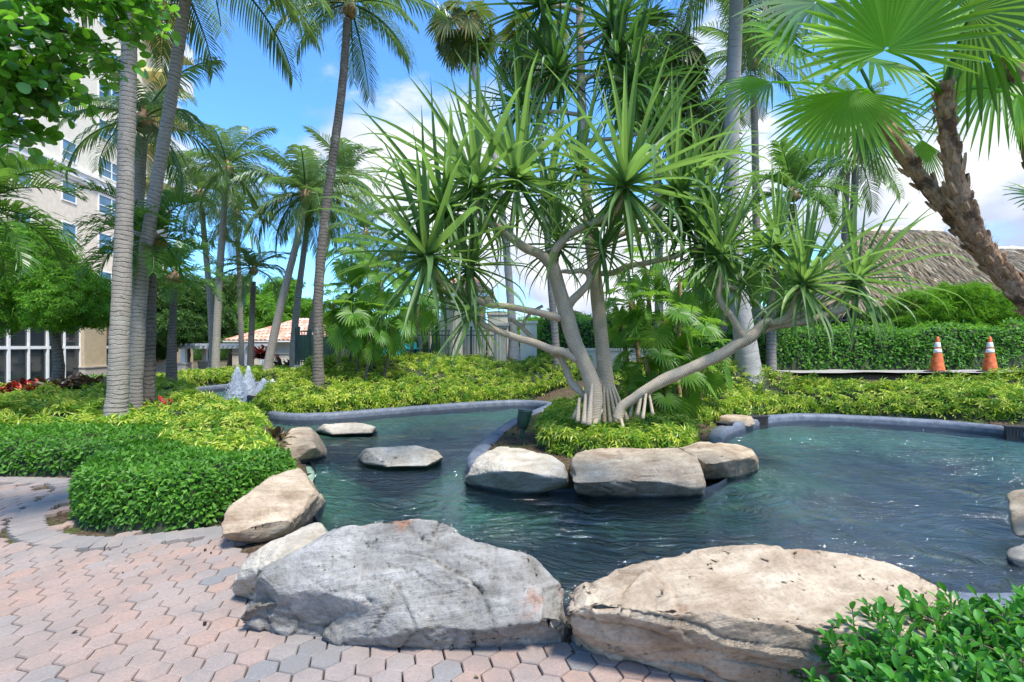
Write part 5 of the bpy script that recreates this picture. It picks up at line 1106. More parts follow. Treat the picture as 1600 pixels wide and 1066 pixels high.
# ---------------------------------------------------------------- HEDGES AND BEDS
r4 = np.random.default_rng(44)
def bed(name, label, cat, poly, Hh, dens, tmpl, size, mat, edge=.28, bumpy=.07, seed=0, side=1.0, upright=.35, group=None, core=True, flat=False, spread=.6, bshape=2.6, top=None):
    r = np.random.default_rng(seed); P = np.array(poly); lo, hi = P.min(0), P.max(0); area = abs(sum(P[i][0]*P[(i+1) % len(P)][1]-P[(i+1) % len(P)][0]*P[i][1] for i in range(len(P))))/2
    n = int(area*dens); x = r.uniform(lo[0], hi[0], n*3); y = r.uniform(lo[1], hi[1], n*3)
    k = int(n*3*area/max(1e-6, (hi[0]-lo[0])*(hi[1]-lo[1]))) ; ok = inpoly(x, y, poly); x, y = x[ok][:n], y[ok][:n]
    def topf(x, y, d):
        q = np.stack([x*bshape, y*bshape, 0*x+seed], -1); q2 = np.stack([x*.8, y*.8, 0*x+seed+9], -1)
        base = terr(x, y) if top is None else top+0*x
        hh = Hh*np.sqrt(np.clip(d/edge, .0, 1)*(2-np.clip(d/edge, 0, 1))) if not flat else Hh+0*x
        return base, hh+(bumpy*fbm(q, 2, seed)+bumpy*.8*vnoise(q2, seed))*np.clip(d/edge, 0, 1)
    d = edgedist(x, y, poly); base, hh = topf(x, y, d)
    e = .02; gx = (edgedist(x+e, y, poly)-edgedist(x-e, y, poly))/(2*e); gy = (edgedist(x, y+e, poly)-edgedist(x, y-e, poly))/(2*e)
    rim = np.clip(1-d/edge, 0, 1)
    nrm = np.stack([-gx*rim*1.2, -gy*rim*1.2, .25+.75*(1-rim)], -1)+r.normal(0, spread*.5, (len(x), 3)); 
    z = base+hh-np.abs(r.normal(0, size*.45, len(x)))
    Pt = [np.stack([x, y, z], -1)]; Nn = [nrm]
    # vertical sides, points along the boundary
    per = [(np.array(poly[i]), np.array(poly[(i+1) % len(poly)])) for i in range(len(poly))]; L = np.array([np.linalg.norm(b-a) for a, b in per]); m = int(L.sum()*Hh*dens*1.15*side)
    ei = r.choice(len(per), m, p=L/L.sum()); tt = r.random(m); A0 = np.array([per[i][0] for i in ei]); B0 = np.array([per[i][1] for i in ei]); sp_ = A0+(B0-A0)*tt[:, None]; T = (B0-A0)/np.linalg.norm(B0-A0, axis=1)[:, None]
    sgn = 1 if sum((P[(i+1) % len(P)][0]-P[i][0])*(P[(i+1) % len(P)][1]+P[i][1]) for i in range(len(P))) > 0 else -1
    out = np.stack([-T[:, 1]*sgn, T[:, 0]*sgn], -1)
    hz = r.random(m)**.85; jit = .5*bumpy*fbm(np.c_[sp_*2.3, hz*2], 2, seed+4)
    ins = r.uniform(0, .5, m)*size+.10*edge*0+np.where(hz > .6, (hz-.6)**2*edge*2.6, 0)-jit
    sp2 = sp_-out*ins[:, None]; zz = (terr(sp2[:, 0], sp2[:, 1]) if top is None else top)+.01+hz*Hh*.97
    Pt.append(np.c_[sp2, zz]); Nn.append(np.c_[out*(1.1-.5*hz[:, None]), .25+.8*hz]+r.normal(0, spread*.5, (m, 3)))
    Pt = np.concatenate(Pt); Nn = np.concatenate(Nn); Nn /= np.linalg.norm(Nn, axis=1)[:, None]
    rd = r.normal(size=Nn.shape); D = np.cross(rd, Nn)*1.0+Nn*upright*r.uniform(.2, 1.8, (len(Nn), 1))
    A = Acc(); scatter(A, tmpl[0], tmpl[1], Pt, D, Nn, size*r.uniform(.65, 1.2, len(Pt)), r.random(len(Pt)))
    t = thing(name, label, cat, (float(P[:, 0].mean()), float(P[:, 1].mean()), 0), group)
    Vs, Fs, va, tcs = A.data(); Vs = Vs-np.array(t.location); B = Acc(); B.add(Vs, Fs, va, tcs); o = stuff(B.obj('leaves', M[mat], t))
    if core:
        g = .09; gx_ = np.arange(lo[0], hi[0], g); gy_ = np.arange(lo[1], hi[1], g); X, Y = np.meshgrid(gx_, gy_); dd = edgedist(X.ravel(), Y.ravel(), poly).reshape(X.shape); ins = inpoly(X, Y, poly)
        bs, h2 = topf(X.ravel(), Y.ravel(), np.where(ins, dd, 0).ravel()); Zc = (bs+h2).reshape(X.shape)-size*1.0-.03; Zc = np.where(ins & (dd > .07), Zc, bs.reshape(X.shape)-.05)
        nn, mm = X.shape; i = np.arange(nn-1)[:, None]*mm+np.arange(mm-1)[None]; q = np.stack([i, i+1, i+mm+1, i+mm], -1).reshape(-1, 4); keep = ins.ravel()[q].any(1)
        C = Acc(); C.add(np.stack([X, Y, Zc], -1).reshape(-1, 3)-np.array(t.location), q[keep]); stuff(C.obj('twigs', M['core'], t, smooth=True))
    return t
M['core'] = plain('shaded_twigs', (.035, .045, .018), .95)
bed('clipped_hedge', 'near glossy green clipped hedge with rounded end beside the pavers', 'hedge', smooth_poly([(-4.45, 5.25), (-4.15, 4.88), (-3.6, 4.70), (-2.95, 4.78), (-2.72, 5.2), (-2.5, 5.85), (-3.4, 5.85), (-4.3, 6.5), (-4.8, 6.35), (-4.7, 5.8)], 40), .52, 2100, LEAF2, .062, 'hedge', .16, .07, 1, side=1.0, upright=.6)
bed('variegated_bed', 'variegated yellow green shrubs behind the near clipped hedge, touching the tan slab', 'shrubs', smooth_poly([(-4.25, 6.35), (-3.4, 5.75), (-2.72, 5.75), (-3.42, 7.3), (-4.05, 8.5), (-4.8, 9.6), (-5.4, 8.4), (-4.9, 7.1)], 40), .54, 190, UMB, .125, 'scheff', .22, .13, 2, spread=.8)
bed('clipped_hedge', 'long low green hedge at the left edge behind the curved paving', 'hedge', smooth_poly([(-14, 6.85), (-5.8, 6.75), (-4.9, 6.35), (-4.5, 6.5), (-4.9, 7.3), (-5.4, 8.4), (-6.2, 8.25), (-14, 8.7)], 50), .43, 900, LEAF2, .075, 'hedge', .2, .06, 3, upright=.6)
bed('variegated_bed', 'wide yellow green groundcover round the stoutest palm trunk at left', 'shrubs', smooth_poly([(-15, 8.7), (-6.1, 8.2), (-5.3, 8.5), (-4.7, 9.6), (-6.1, 11.0), (-8.3, 13.3), (-10.0, 15.9), (-12.5, 17.5), (-17, 17), (-19, 12)], 60), .55, 110, UMB, .145, 'scheff', .3, .17, 4, spread=.8)
bed('variegated_bed', 'broad bank of variegated shrubs between fountain and island, rising to the pool fence', 'shrubs', smooth_poly([(-6.2, 12.7), (-4.6, 12.4), (-3.3, 13.35), (-1.2, 14.8), (0.5, 15.5), (2.2, 15.6), (2.4, 17.4), (-.3, 18.5), (-2.7, 18.5), (-4.3, 16.9), (-6.2, 16.5), (-7.1, 14.6)], 60), .48, 115, UMB, .14, 'scheff', .3, .11, 5, spread=.8)
bed('variegated_bed', 'strip of variegated shrubs along the far edge of the right-hand lagoon', 'shrubs', smooth_poly([(2.4, 10.6), (3.6, 10.4), (4.7, 11.4), (5.6, 12.0), (6.7, 12.45), (8.5, 12.0), (9.7, 11.15), (11, 10.0), (13.5, 9.6), (17, 10.5), (17, 13.2), (9, 13.2), (6, 13.5), (2.6, 14.6), (1.6, 12.8)], 70), .38, 115, UMB, .14, 'scheff', .28, .10, 6, spread=.8)
bed('variegated_bed', 'clump of variegated shrubs at the foot of the screw pines on the island', 'shrubs', smooth_poly([(.5, 7.8), (1.0, 7.4), (2.3, 7.35), (2.9, 8.0), (3.1, 9.0), (2.7, 10.6), (1.2, 12.2), (.7, 10.5), (.45, 8.9)], 40), .36, 190, UMB, .125, 'scheff', .25, .09, 7, spread=.8)
bed('variegated_bed', 'far yellow green bed beyond the fountain jets, before the pergola', 'shrubs', smooth_poly([(-19, 24.3), (-12, 23.6), (-8.5, 23.8), (-5.4, 22.5), (-5.2, 25), (-9, 27), (-19, 28)], 40), .62, 60, UMB, .17, 'scheff', .35, .08, 8, spread=.8)
bed('variegated_bed', 'variegated shrubs left of the fountain pool below the pergola', 'shrubs', smooth_poly([(-13, 17.4), (-12.2, 18.2), (-12.5, 21), (-12.2, 23), (-18, 23.5), (-20, 18)], 30), .62, 60, UMB, .16, 'scheff', .35, .08, 18, spread=.8)
bed('green_hedge', 'long clipped green hedge behind the traffic cones at right', 'hedge', [(5.6, 15.0), (9, 14.75), (16, 14.7), (24, 14.8), (24, 16.0), (9, 16.1), (5.6, 16.3)], 1.26, 300, LEAF2, .13, 'ficus2', .25, .17, 9, upright=.5)
bed('green_hedge', 'mixed green hedge on the terrace behind the teal chairs', 'hedge', [(-3.4, 23.5), (.5, 23.5), (.5, 24.6), (-3.4, 24.6)], 1.5, 160, LEAF2, .16, 'ficus2', .25, .1, 10, upright=.5, top=.86)
bed('green_hedge', 'green hedge behind the low cream wall, seen through the screw pine', 'hedge', [(1.0, 18.8), (7, 18.9), (7, 20), (1, 20)], 1.9, 120, LEAF2, .16, 'ficus2', .3, .15, 11, upright=.5)
bed('green_hedge', 'dark low hedge in front of the pale walls far left of the pergola', 'hedge', [(-26, 30), (-19.5, 30), (-19.5, 31), (-26, 31)], .9, 90, LEAF2, .16, 'ficus2', .3, .1, 12, upright=.5)
# bronze / croton plants
def rosette_plant(name, label, p, n, L, mat, seed, group=None, cat='plant', wd=.2):
    t = thing(name, label, cat, p, group); r = np.random.default_rng(seed); A = Acc(); k = n
    el = r.uniform(.15, 1.45, k); az = r.uniform(0, 6.28, k); D = np.stack([np.cos(el)*np.cos(az), np.cos(el)*np.sin(az), np.sin(el)], -1)
    T, TF = leaf6(wd, -.3, .1); P0 = D*0.03+np.c_[r.normal(0, L*.35, (k, 2)), r.uniform(0, L*.7, k)]
    scatter(A, T, TF, P0, D, np.tile([0, 0, 1.0], (k, 1))+r.normal(0, .2, (k, 3)), L*r.uniform(.6, 1.1, k), r.random(k)*.6+r.random()*.4)
    stuff(A.obj('leaves', M[mat], t)); tube(B := Acc(), [(0, 0, -.3, .015), (0, 0, L*.5, .01)], 5, .1); B.obj('stem', M['twig'], t); return t
lab = ['left edge of the row before the glass doors', 'second from the left before the glass doors', 'brightest red one before the glass doors', 'red one left of the curved small trunk', 'red one right below the small tree trunk']
for i, (px, py) in enumerate(((6, 612), (26, 604), (33, 598), (55, 600), (70, 603))): p = W(px, py, 13.2); rosette_plant('croton', 'red and dark leaved plant, '+lab[i], (p.x, p.y, p.z-.25), 60, .26, 'red' if i else 'bronze', i, 'red crotons and bronze plants')
lab = ['first right of the red ones', 'second right of the red ones', 'third, before the beige column', 'last, beside the stoutest palm trunk']
for i, (px, py) in enumerate(((85, 606), (102, 607), (122, 602), (145, 600))): p = W(px, py, 13.0); rosette_plant('bronze_plant', 'bronze striped leafy plant, '+lab[i], (p.x, p.y, p.z-.25), 60, .34, 'bronze', 10+i, 'red crotons and bronze plants')
p = W(259, 625, 10.3); rosette_plant('croton', 'red croton in the groundcover just left of the fountain pool', (p.x, p.y, p.z-.3), 40, .24, 'red', 21, 'red crotons and bronze plants')
p = W(240, 632, 10.4); rosette_plant('croton', 'dark red croton left of the brighter one near the fountain', (p.x, p.y, p.z-.3), 30, .20, 'red', 27, 'red crotons and bronze plants')
p = W(437, 683, 7.3); rosette_plant('bronze_plant', 'dark bronze leaves beside the upright tan boulder', (p.x-.08, p.y, p.z-.15), 50, .2, 'bronze', 23, 'red crotons and bronze plants')
p = W(436, 700, 6.9); rosette_plant('bronze_plant', 'lower bronze leaves just above the tan slab', (p.x-.08, p.y, p.z-.12), 40, .17, 'bronze', 24, 'red crotons and bronze plants')
for i, (px, py) in enumerate(((398, 580), (432, 575), (447, 574))): p = W(px, py, 27); rosette_plant('bronze_plant', ['far dark plant left of the leaning palm foot', 'far dark plant right of the leaning palm foot', 'far dark plant before the cream pool house wall'][i], (p.x, p.y, p.z-.3), 40, .5, 'bronze', 30+i, 'red crotons and bronze plants')
p = W(410, 548, 33); rosette_plant('flowering_shrub', 'pink flowering shrub under the pergola', (p.x, p.y, p.z-.6), 120, .6, 'red', 35, cat='shrub')

# ---------------------------------------------------------------- the glossy ficus at the lower right
fx = thing('ficus_shrub', 'glossy dark green ficus shrub filling the lower right corner', 'shrub', (2.2, 2.35, 0))
rf_ = np.random.default_rng(5); FP = [(1.30, 2.15), (1.38, 2.5), (1.7, 2.68), (2.3, 2.78), (3.1, 2.85), (3.7, 2.3), (3.2, 1.5), (1.9, 1.35), (1.3, 1.6)]
Tm, Tf = leaf6(.25, -.10, .10); Pl, Dl, Ul, Sl, Vl = [], [], [], [], []; stems = Acc()
for k in range(900):
    while True:
        x = rf_.uniform(1.25, 3.7); y = rf_.uniform(1.35, 2.9)
        if inpoly(np.array([x]), np.array([y]), FP)[0]: break
    d = edgedist(np.array([x]), np.array([y]), FP)[0]; c = np.array([x, y]); topz = .47*math.sqrt(min(1, d/.25+.08))+.05*vnoise(np.array([[x*2.5, y*2.5, 1.]]), 3)[0]
    z = topz*(rf_.uniform(.35, 1)**.5); cen = np.array([2.4, 2.1]); o = c-cen; o /= np.linalg.norm(o)+.01
    ax = np.array([o[0]*rf_.uniform(.1, 1)*(1-d), o[1]*rf_.uniform(.1, 1)*(1-d), rf_.uniform(.35, 1)])+rf_.normal(0, .28, 3); ax /= np.linalg.norm(ax)
    l = rf_.uniform(.10, .22); b0 = np.array([x, y, z])-ax*l*.8; nl = rf_.integers(7, 12); v0 = rf_.random()
    q0 = b0-np.array([2.2, 2.35, 0]); tube(stems, [(*(q0-ax*.08), .004), (*(q0+ax*l), .002)], 4, .08, cap=False)
    s1 = np.cross(ax, [.3, .2, 1]); s1 /= np.linalg.norm(s1); s2 = np.cross(ax, s1)
    for j in range(nl):
        f = j/nl; az = j*2.4+v0*6; out = s1*math.cos(az)+s2*math.sin(az); dd = out*(1.1-.75*f)+ax*(.25+.9*f)+rf_.normal(0, .12, 3)
        Pl.append(b0+ax*l*(.2+.85*f)); Dl.append(dd); Ul.append(ax+np.array([0, 0, .6])); Sl.append(rf_.uniform(.06, .092)*(1-.35*f)); Vl.append(np.clip(.35+.4*f*rf_.random()+rf_.uniform(-.25, .3), 0, 1))
Pl = np.array(Pl)-np.array([2.2, 2.35, 0]); Dl = np.array(Dl); Ul = np.array(Ul); Sl = np.array(Sl); Vl = np.array(Vl)
W_ = Pl+np.array([2.2, 2.35, 0]); vis = (np.abs(W_[:, 0]) < W_[:, 1]*1.0) & (W_[:, 2] > .25); score = np.where(vis, Sl+W_[:, 2]*.25-W_[:, 1]*.02+rf_.uniform(0, .05, len(Sl)), -1); order = np.argsort(-score); sep, rs = order[:290], order[290:]
for q in sep:
    A = Acc(); scatter(A, Tm, Tf, Pl[q:q+1]*0, Dl[q:q+1], Ul[q:q+1], Sl[q:q+1], Vl[q:q+1]); A.obj('leaf', M['ficus'], fx, smooth=True, loc=Pl[q])
A = Acc(); scatter(A, Tm, Tf, Pl[rs], Dl[rs], Ul[rs], Sl[rs], Vl[rs]); stuff(A.obj('leaves', M['ficus'], fx, smooth=True))
stems.obj('stems', M['twig'], fx)
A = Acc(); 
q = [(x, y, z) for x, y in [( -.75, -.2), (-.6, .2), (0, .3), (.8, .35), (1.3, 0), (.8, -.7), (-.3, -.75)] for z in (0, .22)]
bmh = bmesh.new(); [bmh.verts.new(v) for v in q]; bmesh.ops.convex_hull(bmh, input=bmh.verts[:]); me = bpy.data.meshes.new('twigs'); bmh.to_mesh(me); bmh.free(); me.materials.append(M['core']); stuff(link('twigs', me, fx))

# ---------------------------------------------------------------- broadleaf trees
def tree(name, label, base, trunkpts, clumps, nleaf, tmpl, size, mat, barkm='bark_dark', seed=0, group=None, cat='tree', shell=.55, up=.5, limbs=True, tr=.12):
    t = thing(name, label, cat, base, group); b = np.array(base, float); r = np.random.default_rng(seed); A = Acc()
    if trunkpts:
        q = [(*(np.array(p[:3])-b), p[3]) for p in trunkpts]; tube(A, q, 12, .12, rough=.12, seed=seed); top_ = np.array(q[-1][:3])
        if limbs:
            for c in clumps: e = np.array(c[:3])-b; m_ = (top_+e)/2+r.normal(0, .1, 3)*c[3]; tube(A, [(*top_, q[-1][3]*.8), (*m_, q[-1][3]*.45), (*e, q[-1][3]*.15)], 6, .2, rough=.1, cap=False)
        A.obj('trunk', M[barkm], t, smooth=True)
    vol = np.array([c[3]*c[4]*c[5] for c in clumps])**(2/3); ci = r.choice(len(clumps), nleaf, p=vol/vol.sum()); C = np.array([c[:3] for c in clumps])[ci]; Rr = np.array([c[3:6] for c in clumps])[ci]
    u = r.normal(size=(nleaf, 3)); u /= np.linalg.norm(u, axis=1)[:, None]; rad = shell+(1-shell)*r.random(nleaf)**.6
    lump = 1+.22*fbm(u*2.6+ci[:, None]*3.1, 3, seed); P_ = C+u*Rr*(rad*lump)[:, None]
    gap = vnoise(P_*(1.3/max(.3, size*8)), seed+2) > -.42; P_, u = P_[gap], u[gap]; n = len(P_)
    Nn = u*.7+np.array([0, 0, up])+r.normal(0, .45, (n, 3)); Nn /= np.linalg.norm(Nn, axis=1)[:, None]; D = np.cross(r.normal(size=(n, 3)), Nn)+Nn*.2
    A = Acc(); scatter(A, tmpl[0], tmpl[1], P_-b, D, Nn, size*r.uniform(.65, 1.2, n), r.random(n)); stuff(A.obj('leaves', M[mat], t)); return t
def cw(px, py, d, r_, fy=.8, fz=1.0): c = W(px, py, d); return (c.x, c.y, c.z, r_*d/800, r_*d/800*fz, r_*d/800*fy)
def tp(l): return [(*W(a, b_, d), r_) for a, b_, d, r_ in l]
b_ = W(86, 620, 14); tree('small_tree', 'bright green bushy tree with a dark curved trunk before the glass doors', tuple(b_), tp([(84, 625, 14, .17), (92, 575, 14, .13), (86, 530, 14, .12), (80, 500, 14, .10)]),
     [cw(60, 440, 14, 75), cw(120, 455, 14, 52), cw(5, 430, 14, 60), cw(60, 390, 14, 50), cw(10, 490, 13.6, 40), cw(150, 490, 14, 32), cw(-60, 450, 14, 70), cw(90, 480, 13.5, 50), cw(30, 370, 14.4, 30)], 15000, UMB5, .12, 'tree', seed=3, shell=.5)
b_ = W(290, 585, 36); tree('dark_tree', 'dense dark green tree behind the short palms left of the pergola', tuple(b_), tp([(290, 585, 36, .3), (292, 520, 36, .25)]),
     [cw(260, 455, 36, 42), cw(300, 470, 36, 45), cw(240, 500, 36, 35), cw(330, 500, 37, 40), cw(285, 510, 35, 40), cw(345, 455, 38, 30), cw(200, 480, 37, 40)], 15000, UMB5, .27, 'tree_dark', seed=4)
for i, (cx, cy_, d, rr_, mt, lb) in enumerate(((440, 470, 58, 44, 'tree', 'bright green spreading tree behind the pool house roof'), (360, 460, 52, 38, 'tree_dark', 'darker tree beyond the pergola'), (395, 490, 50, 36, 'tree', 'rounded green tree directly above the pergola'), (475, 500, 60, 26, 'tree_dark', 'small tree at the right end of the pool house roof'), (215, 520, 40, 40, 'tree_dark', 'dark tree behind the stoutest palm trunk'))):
    b_ = W(cx, 585, d); tree('shade_tree', lb, tuple(b_), tp([(cx, 585, d, .4), (cx+4, 530, d, .3)]), [cw(cx, cy_, d, rr_), cw(cx-rr_*.8, cy_+18, d, rr_*.7), cw(cx+rr_*.8, cy_+16, d, rr_*.7), cw(cx-rr_*.3, cy_+32, d-2, rr_*.8), cw(cx+rr_*.4, cy_-rr_*.4, d, rr_*.5)], 7000, UMB5, .42, mt, seed=50+i, group='trees behind the pool house')
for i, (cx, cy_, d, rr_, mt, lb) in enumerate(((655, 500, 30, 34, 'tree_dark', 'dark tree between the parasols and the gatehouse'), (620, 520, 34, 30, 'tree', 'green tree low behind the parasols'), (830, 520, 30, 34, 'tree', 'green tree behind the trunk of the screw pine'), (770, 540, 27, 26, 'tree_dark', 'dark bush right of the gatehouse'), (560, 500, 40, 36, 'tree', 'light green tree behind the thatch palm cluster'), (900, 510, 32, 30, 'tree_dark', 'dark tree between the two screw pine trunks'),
      (1010, 515, 30, 34, 'tree', 'green tree behind the fan palm clump'), (1090, 500, 24, 34, 'tree', 'light green shrub tree by the curved handrail'), (1150, 500, 25, 30, 'tree', 'light green bush behind the thick pale trunk'), (705, 525, 36, 34, 'tree_dark', 'dark tree behind the gatehouse'))):
    b_ = W(cx, 565, d); tree('garden_tree', lb, tuple(b_), tp([(cx, 565, d, .15), (cx+4, 535, d, .12)]), [cw(cx, cy_, d, rr_), cw(cx-rr_*.8, cy_+14, d, rr_*.7), cw(cx+rr_*.8, cy_+14, d, rr_*.7), cw(cx, cy_+26, d-1, rr_*.8)], 3500, UMB5, .26, mt, seed=70+i, group='garden trees in the middle distance')
for i, (px, py, d, rr_, lb) in enumerate(((1230, 505, 19, 36, 'big-leaved shrub above the clipped hedge left of the black railing'), (1290, 500, 20, 36, 'dark shrub before the black bar railing'), (1385, 505, 17.4, 34, 'dark feathery shrub left end under the thatch eave'), (1440, 488, 17, 44, 'feathery green shrub under the thatch eave'), (1500, 470, 16.8, 40, 'bright feathery shrub before the thatched roof'), (1555, 500, 16.5, 50, 'feathery shrub behind the fibrous trunk'), (1600, 480, 16.5, 55, 'feathery shrub at the right edge'))):
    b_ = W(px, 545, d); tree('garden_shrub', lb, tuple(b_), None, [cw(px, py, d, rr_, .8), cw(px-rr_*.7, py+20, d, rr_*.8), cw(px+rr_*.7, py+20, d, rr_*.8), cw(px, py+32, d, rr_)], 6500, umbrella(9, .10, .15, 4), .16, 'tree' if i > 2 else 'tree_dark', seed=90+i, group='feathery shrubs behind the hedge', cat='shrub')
# far wooded horizon: one mass nobody could count
A = Acc(); rr4 = np.random.default_rng(77); nn = 26000; x = rr4.uniform(-160, 230, nn); y = rr4.uniform(85, 125, nn); hz = (4.5+2.5*vnoise(np.c_[x*.08, y*.08, x*0], 4)+1.6*vnoise(np.c_[x*.3, y*.3, x*0], 5))*np.sqrt(rr4.random(nn)); Nn = rr4.normal(0, .5, (nn, 3))+np.array([0, -.5, .7]); scatter(A, *UMB5, np.c_[x, y, hz-1], np.cross(rr4.normal(size=(nn, 3)), Nn), Nn, rr4.uniform(.7, 1.5, nn), rr4.random(nn))
for x0 in np.arange(-160, 230, 6): A.box(x0, x0+6, 100, 110, -1, 3.0+1.2*math.sin(x0))
stuff(A.obj('distant_woods', M['tree_dark']))
# ---------------------------------------------------------------- sea grape over the upper left corner
sg = thing('sea_grape_tree', 'broad-leaved green tree whose branches hang over the upper left corner', 'tree', (-6.2, 3.2, 0)); sb = np.array([-6.2, 3.2, 0])
A = Acc(); tube(A, [(0, 0, -.1, .16), (.1, .1, 2, .13), (.3, .2, 3.6, .10)], 12, .1, rough=.15, seed=4)
cl = [(30, 40, 3.8, 70), (105, 50, 4.0, 56), (178, 5, 4.2, 28), (30, 130, 3.9, 60), (90, 130, 4.1, 45), (15, 190, 4.0, 28), (215, 15, 4.4, 28), (-50, 90, 3.8, 80), (60, -60, 3.8, 100), (160, -50, 4.2, 70)]
for px, py, d, rr_ in cl: e = np.array(W(px, py, d))-sb; tube(A, [(.3, .2, 3.6, .06), (*((e+np.array([.3, .2, 3.6]))/2+np.array([0, 0, .35])), .035), (*e, .012)], 7, .1, rough=.1, cap=False)
T8 = leaf6(.46, -.12, .06); T8 = (T8[0].copy(), T8[1]); T8[0][8][0] = -.36; T8[0][5][0] = .36
Pg, Dg, Ug, Sg, Vg = [], [], [], [], []
rg = np.random.default_rng(12)
for px, py, d, rr_ in cl:
    c = np.array(W(px, py, d)); R_ = rr_*d/800; nt_ = int(8+rr_*.30)
    for k in range(nt_):
        u = rg.normal(size=3); u /= np.linalg.norm(u); p0 = c+u*R_*rg.uniform(.1, .9)*np.array([1, 1.2, .8]); v = u*.6+rg.normal(0, .4, 3)+np.array([0, 0, -.15]); v /= np.linalg.norm(v); l = rg.uniform(.12, .28)
        tube(A, [(*(p0-sb), .005), (*(p0+v*l-sb), .002)], 4, .1, cap=False); s1 = np.cross(v, [.2, .3, 1]); s1 /= np.linalg.norm(s1); s2 = np.cross(v, s1)
        for j in range(rg.integers(7, 11)):
            f = j/8; az = j*2.4+rg.random(); o_ = s1*math.cos(az)+s2*math.sin(az); Pg.append(p0+v*l*f); Dg.append(o_+v*.5+rg.normal(0, .2, 3)); Ug.append(rg.normal(0, .45, 3)+np.array([0, 0, .9])); Sg.append(rg.uniform(.05, .10)); Vg.append(rg.random())
A.obj('trunk', M['bark_dark'], sg, smooth=True)
Pg = np.array(Pg)-sb; Dg, Ug, Sg, Vg = map(np.array, (Dg, Ug, Sg, Vg)); Wg = Pg+sb; ok = (Wg[:, 0] > -Wg[:, 1]*1.0) & ((Wg[:, 2]-H)/Wg[:, 1] < .66); od = np.argsort(-np.where(ok, Sg/Wg[:, 1], -1)); sep, rs = od[:290], od[290:]
for q in sep: A = Acc(); scatter(A, *T8, Pg[q:q+1]*0, Dg[q:q+1], Ug[q:q+1], Sg[q:q+1], Vg[q:q+1]); A.obj('leaf', M['grape'], sg, smooth=True, loc=Pg[q])
A = Acc(); scatter(A, *T8, Pg[rs], Dg[rs], Ug[rs], Sg[rs], Vg[rs]); stuff(A.obj('leaves', M['grape'], sg, smooth=True))

# ================================================================ OBJECTS
# fountain jets
def jet(px, py0, py1, d, wpx, label, seed):
    p = W(px, py0, d); hh = (py0-py1)*d/800; r0 = wpx*d/1600; t = thing('fountain_jet', label, 'fountain jet', (p.x, p.y, WL), 'white fountain jets'); A = Acc(); r = np.random.default_rng(seed)
    n, sg_ = 70, 40; th = np.linspace(0, 2*np.pi, sg_, endpoint=False); V = []
    for k in range(n):
        f = k/(n-1); rad = r0*((1-f)**1.15*.92+.06*(1-f)+.015); 
        q = np.c_[np.cos(th)*2.2, np.sin(th)*2.2, np.full(sg_, f*5)]; rr_ = rad*(1+.30*fbm(q*1.8, 4, seed, .55)*(1-.3*f)+.18*np.abs(vnoise(np.c_[np.cos(th)*6, np.sin(th)*6, np.full(sg_, f*4)], seed)))
        V.append(np.c_[np.cos(th)*rr_, np.sin(th)*rr_, np.full(sg_, f*hh)])
    i = np.arange(n-1)[:, None]*sg_; j = np.arange(sg_); A.add(np.concatenate(V), np.stack([i+j, i+(j+1) % sg_, i+sg_+(j+1) % sg_, i+sg_+j], -1).reshape(-1, 4)); A.obj('water_column', M['foam'], t, smooth=True)
    A = Acc(); m = 3200; f = r.random(m)**1.1; a_ = r.uniform(0, 6.28, m); rad = r0*((1-f)*1.0+.08)*r.uniform(.6, 1.0, m)**.5*r.choice([1.1, 1.35, 1.8], m, p=[.6, .3, .1]); P_ = np.c_[np.cos(a_)*rad, np.sin(a_)*rad, f*hh*1.05]; s_ = r.uniform(.010, .028, m)
    O = np.array([(1, 0, 0), (-1, 0, 0), (0, 1, 0), (0, -1, 0), (0, 0, 1.6), (0, 0, -1.6)])*.5; OF = [np.array([(0, 2, 4), (2, 1, 4), (1, 3, 4), (3, 0, 4), (2, 0, 5), (1, 2, 5), (3, 1, 5), (0, 3, 5)])]
    scatter(A, O, OF, P_, np.tile([0, 1.0, 0], (m, 1)), np.tile([0, 0, 1.0], (m, 1)), s_, r.random(m)); stuff(A.obj('droplets', M['foam'], t))
jet(371, 625, 575, 16.8, 27, 'front left fountain jet, the widest white plume', 1); jet(388, 613, 570, 18.6, 20, 'tallest fountain jet, right behind the widest', 2); jet(412, 611, 588, 19.0, 22, 'low fountain jet right of the tallest', 3); jet(426, 607, 591, 20.6, 16, 'smallest fountain jet, farthest right', 4)
# froth on the water under the jets
# spotlight on the island
def aligned(p, d): return Matrix.Translation(Vector(p)) @ Vector(d).to_track_quat('Z', 'Y').to_matrix().to_4x4()
sp0 = Z(816, 694, .1); t = thing('garden_spotlight', 'dark green bullet spotlight on a stake behind the pale island boulder', 'spotlight', tuple(sp0))
k = sp0.y/800
A = Acc(); tube(A, [(0, 0, -.1, .012), (0, 0, .12, .012)], 10, .05); A.obj('stake', M['green_metal'], t, smooth=True)
A = Acc(); tube(A, [(0, 0, .10, .032), (0, 0, .13, .038), (0, 0, .24, .036), (0, 0, .26, .02)], 14, .01); A.obj('knuckle', M['green_metal'], t, smooth=True)
A = Acc(); tube(A, [(-.01, 0, .25, .045), (.0, 0, .28, .085), (.02, -.02, .40, .105), (.05, -.03, .54, .115)], 18, .015); tube(A, [(.05, -.03, .54, .12), (.052, -.031, .555, .12)], 18, .005); A.obj('lamp_housing', M['green_metal'], t, smooth=True)
sp1 = Z(1046, 697, .2); A = Acc(); tube(A, [(0, 0, -.1, .022), (0, 0, .27, .022)], 12, .03); o = A.obj('path_light_stake', M['green_metal'], smooth=True, loc=sp1); tag(o, 'thin green stake standing in the island shrubs behind the right-hand boulders', 'garden stake')
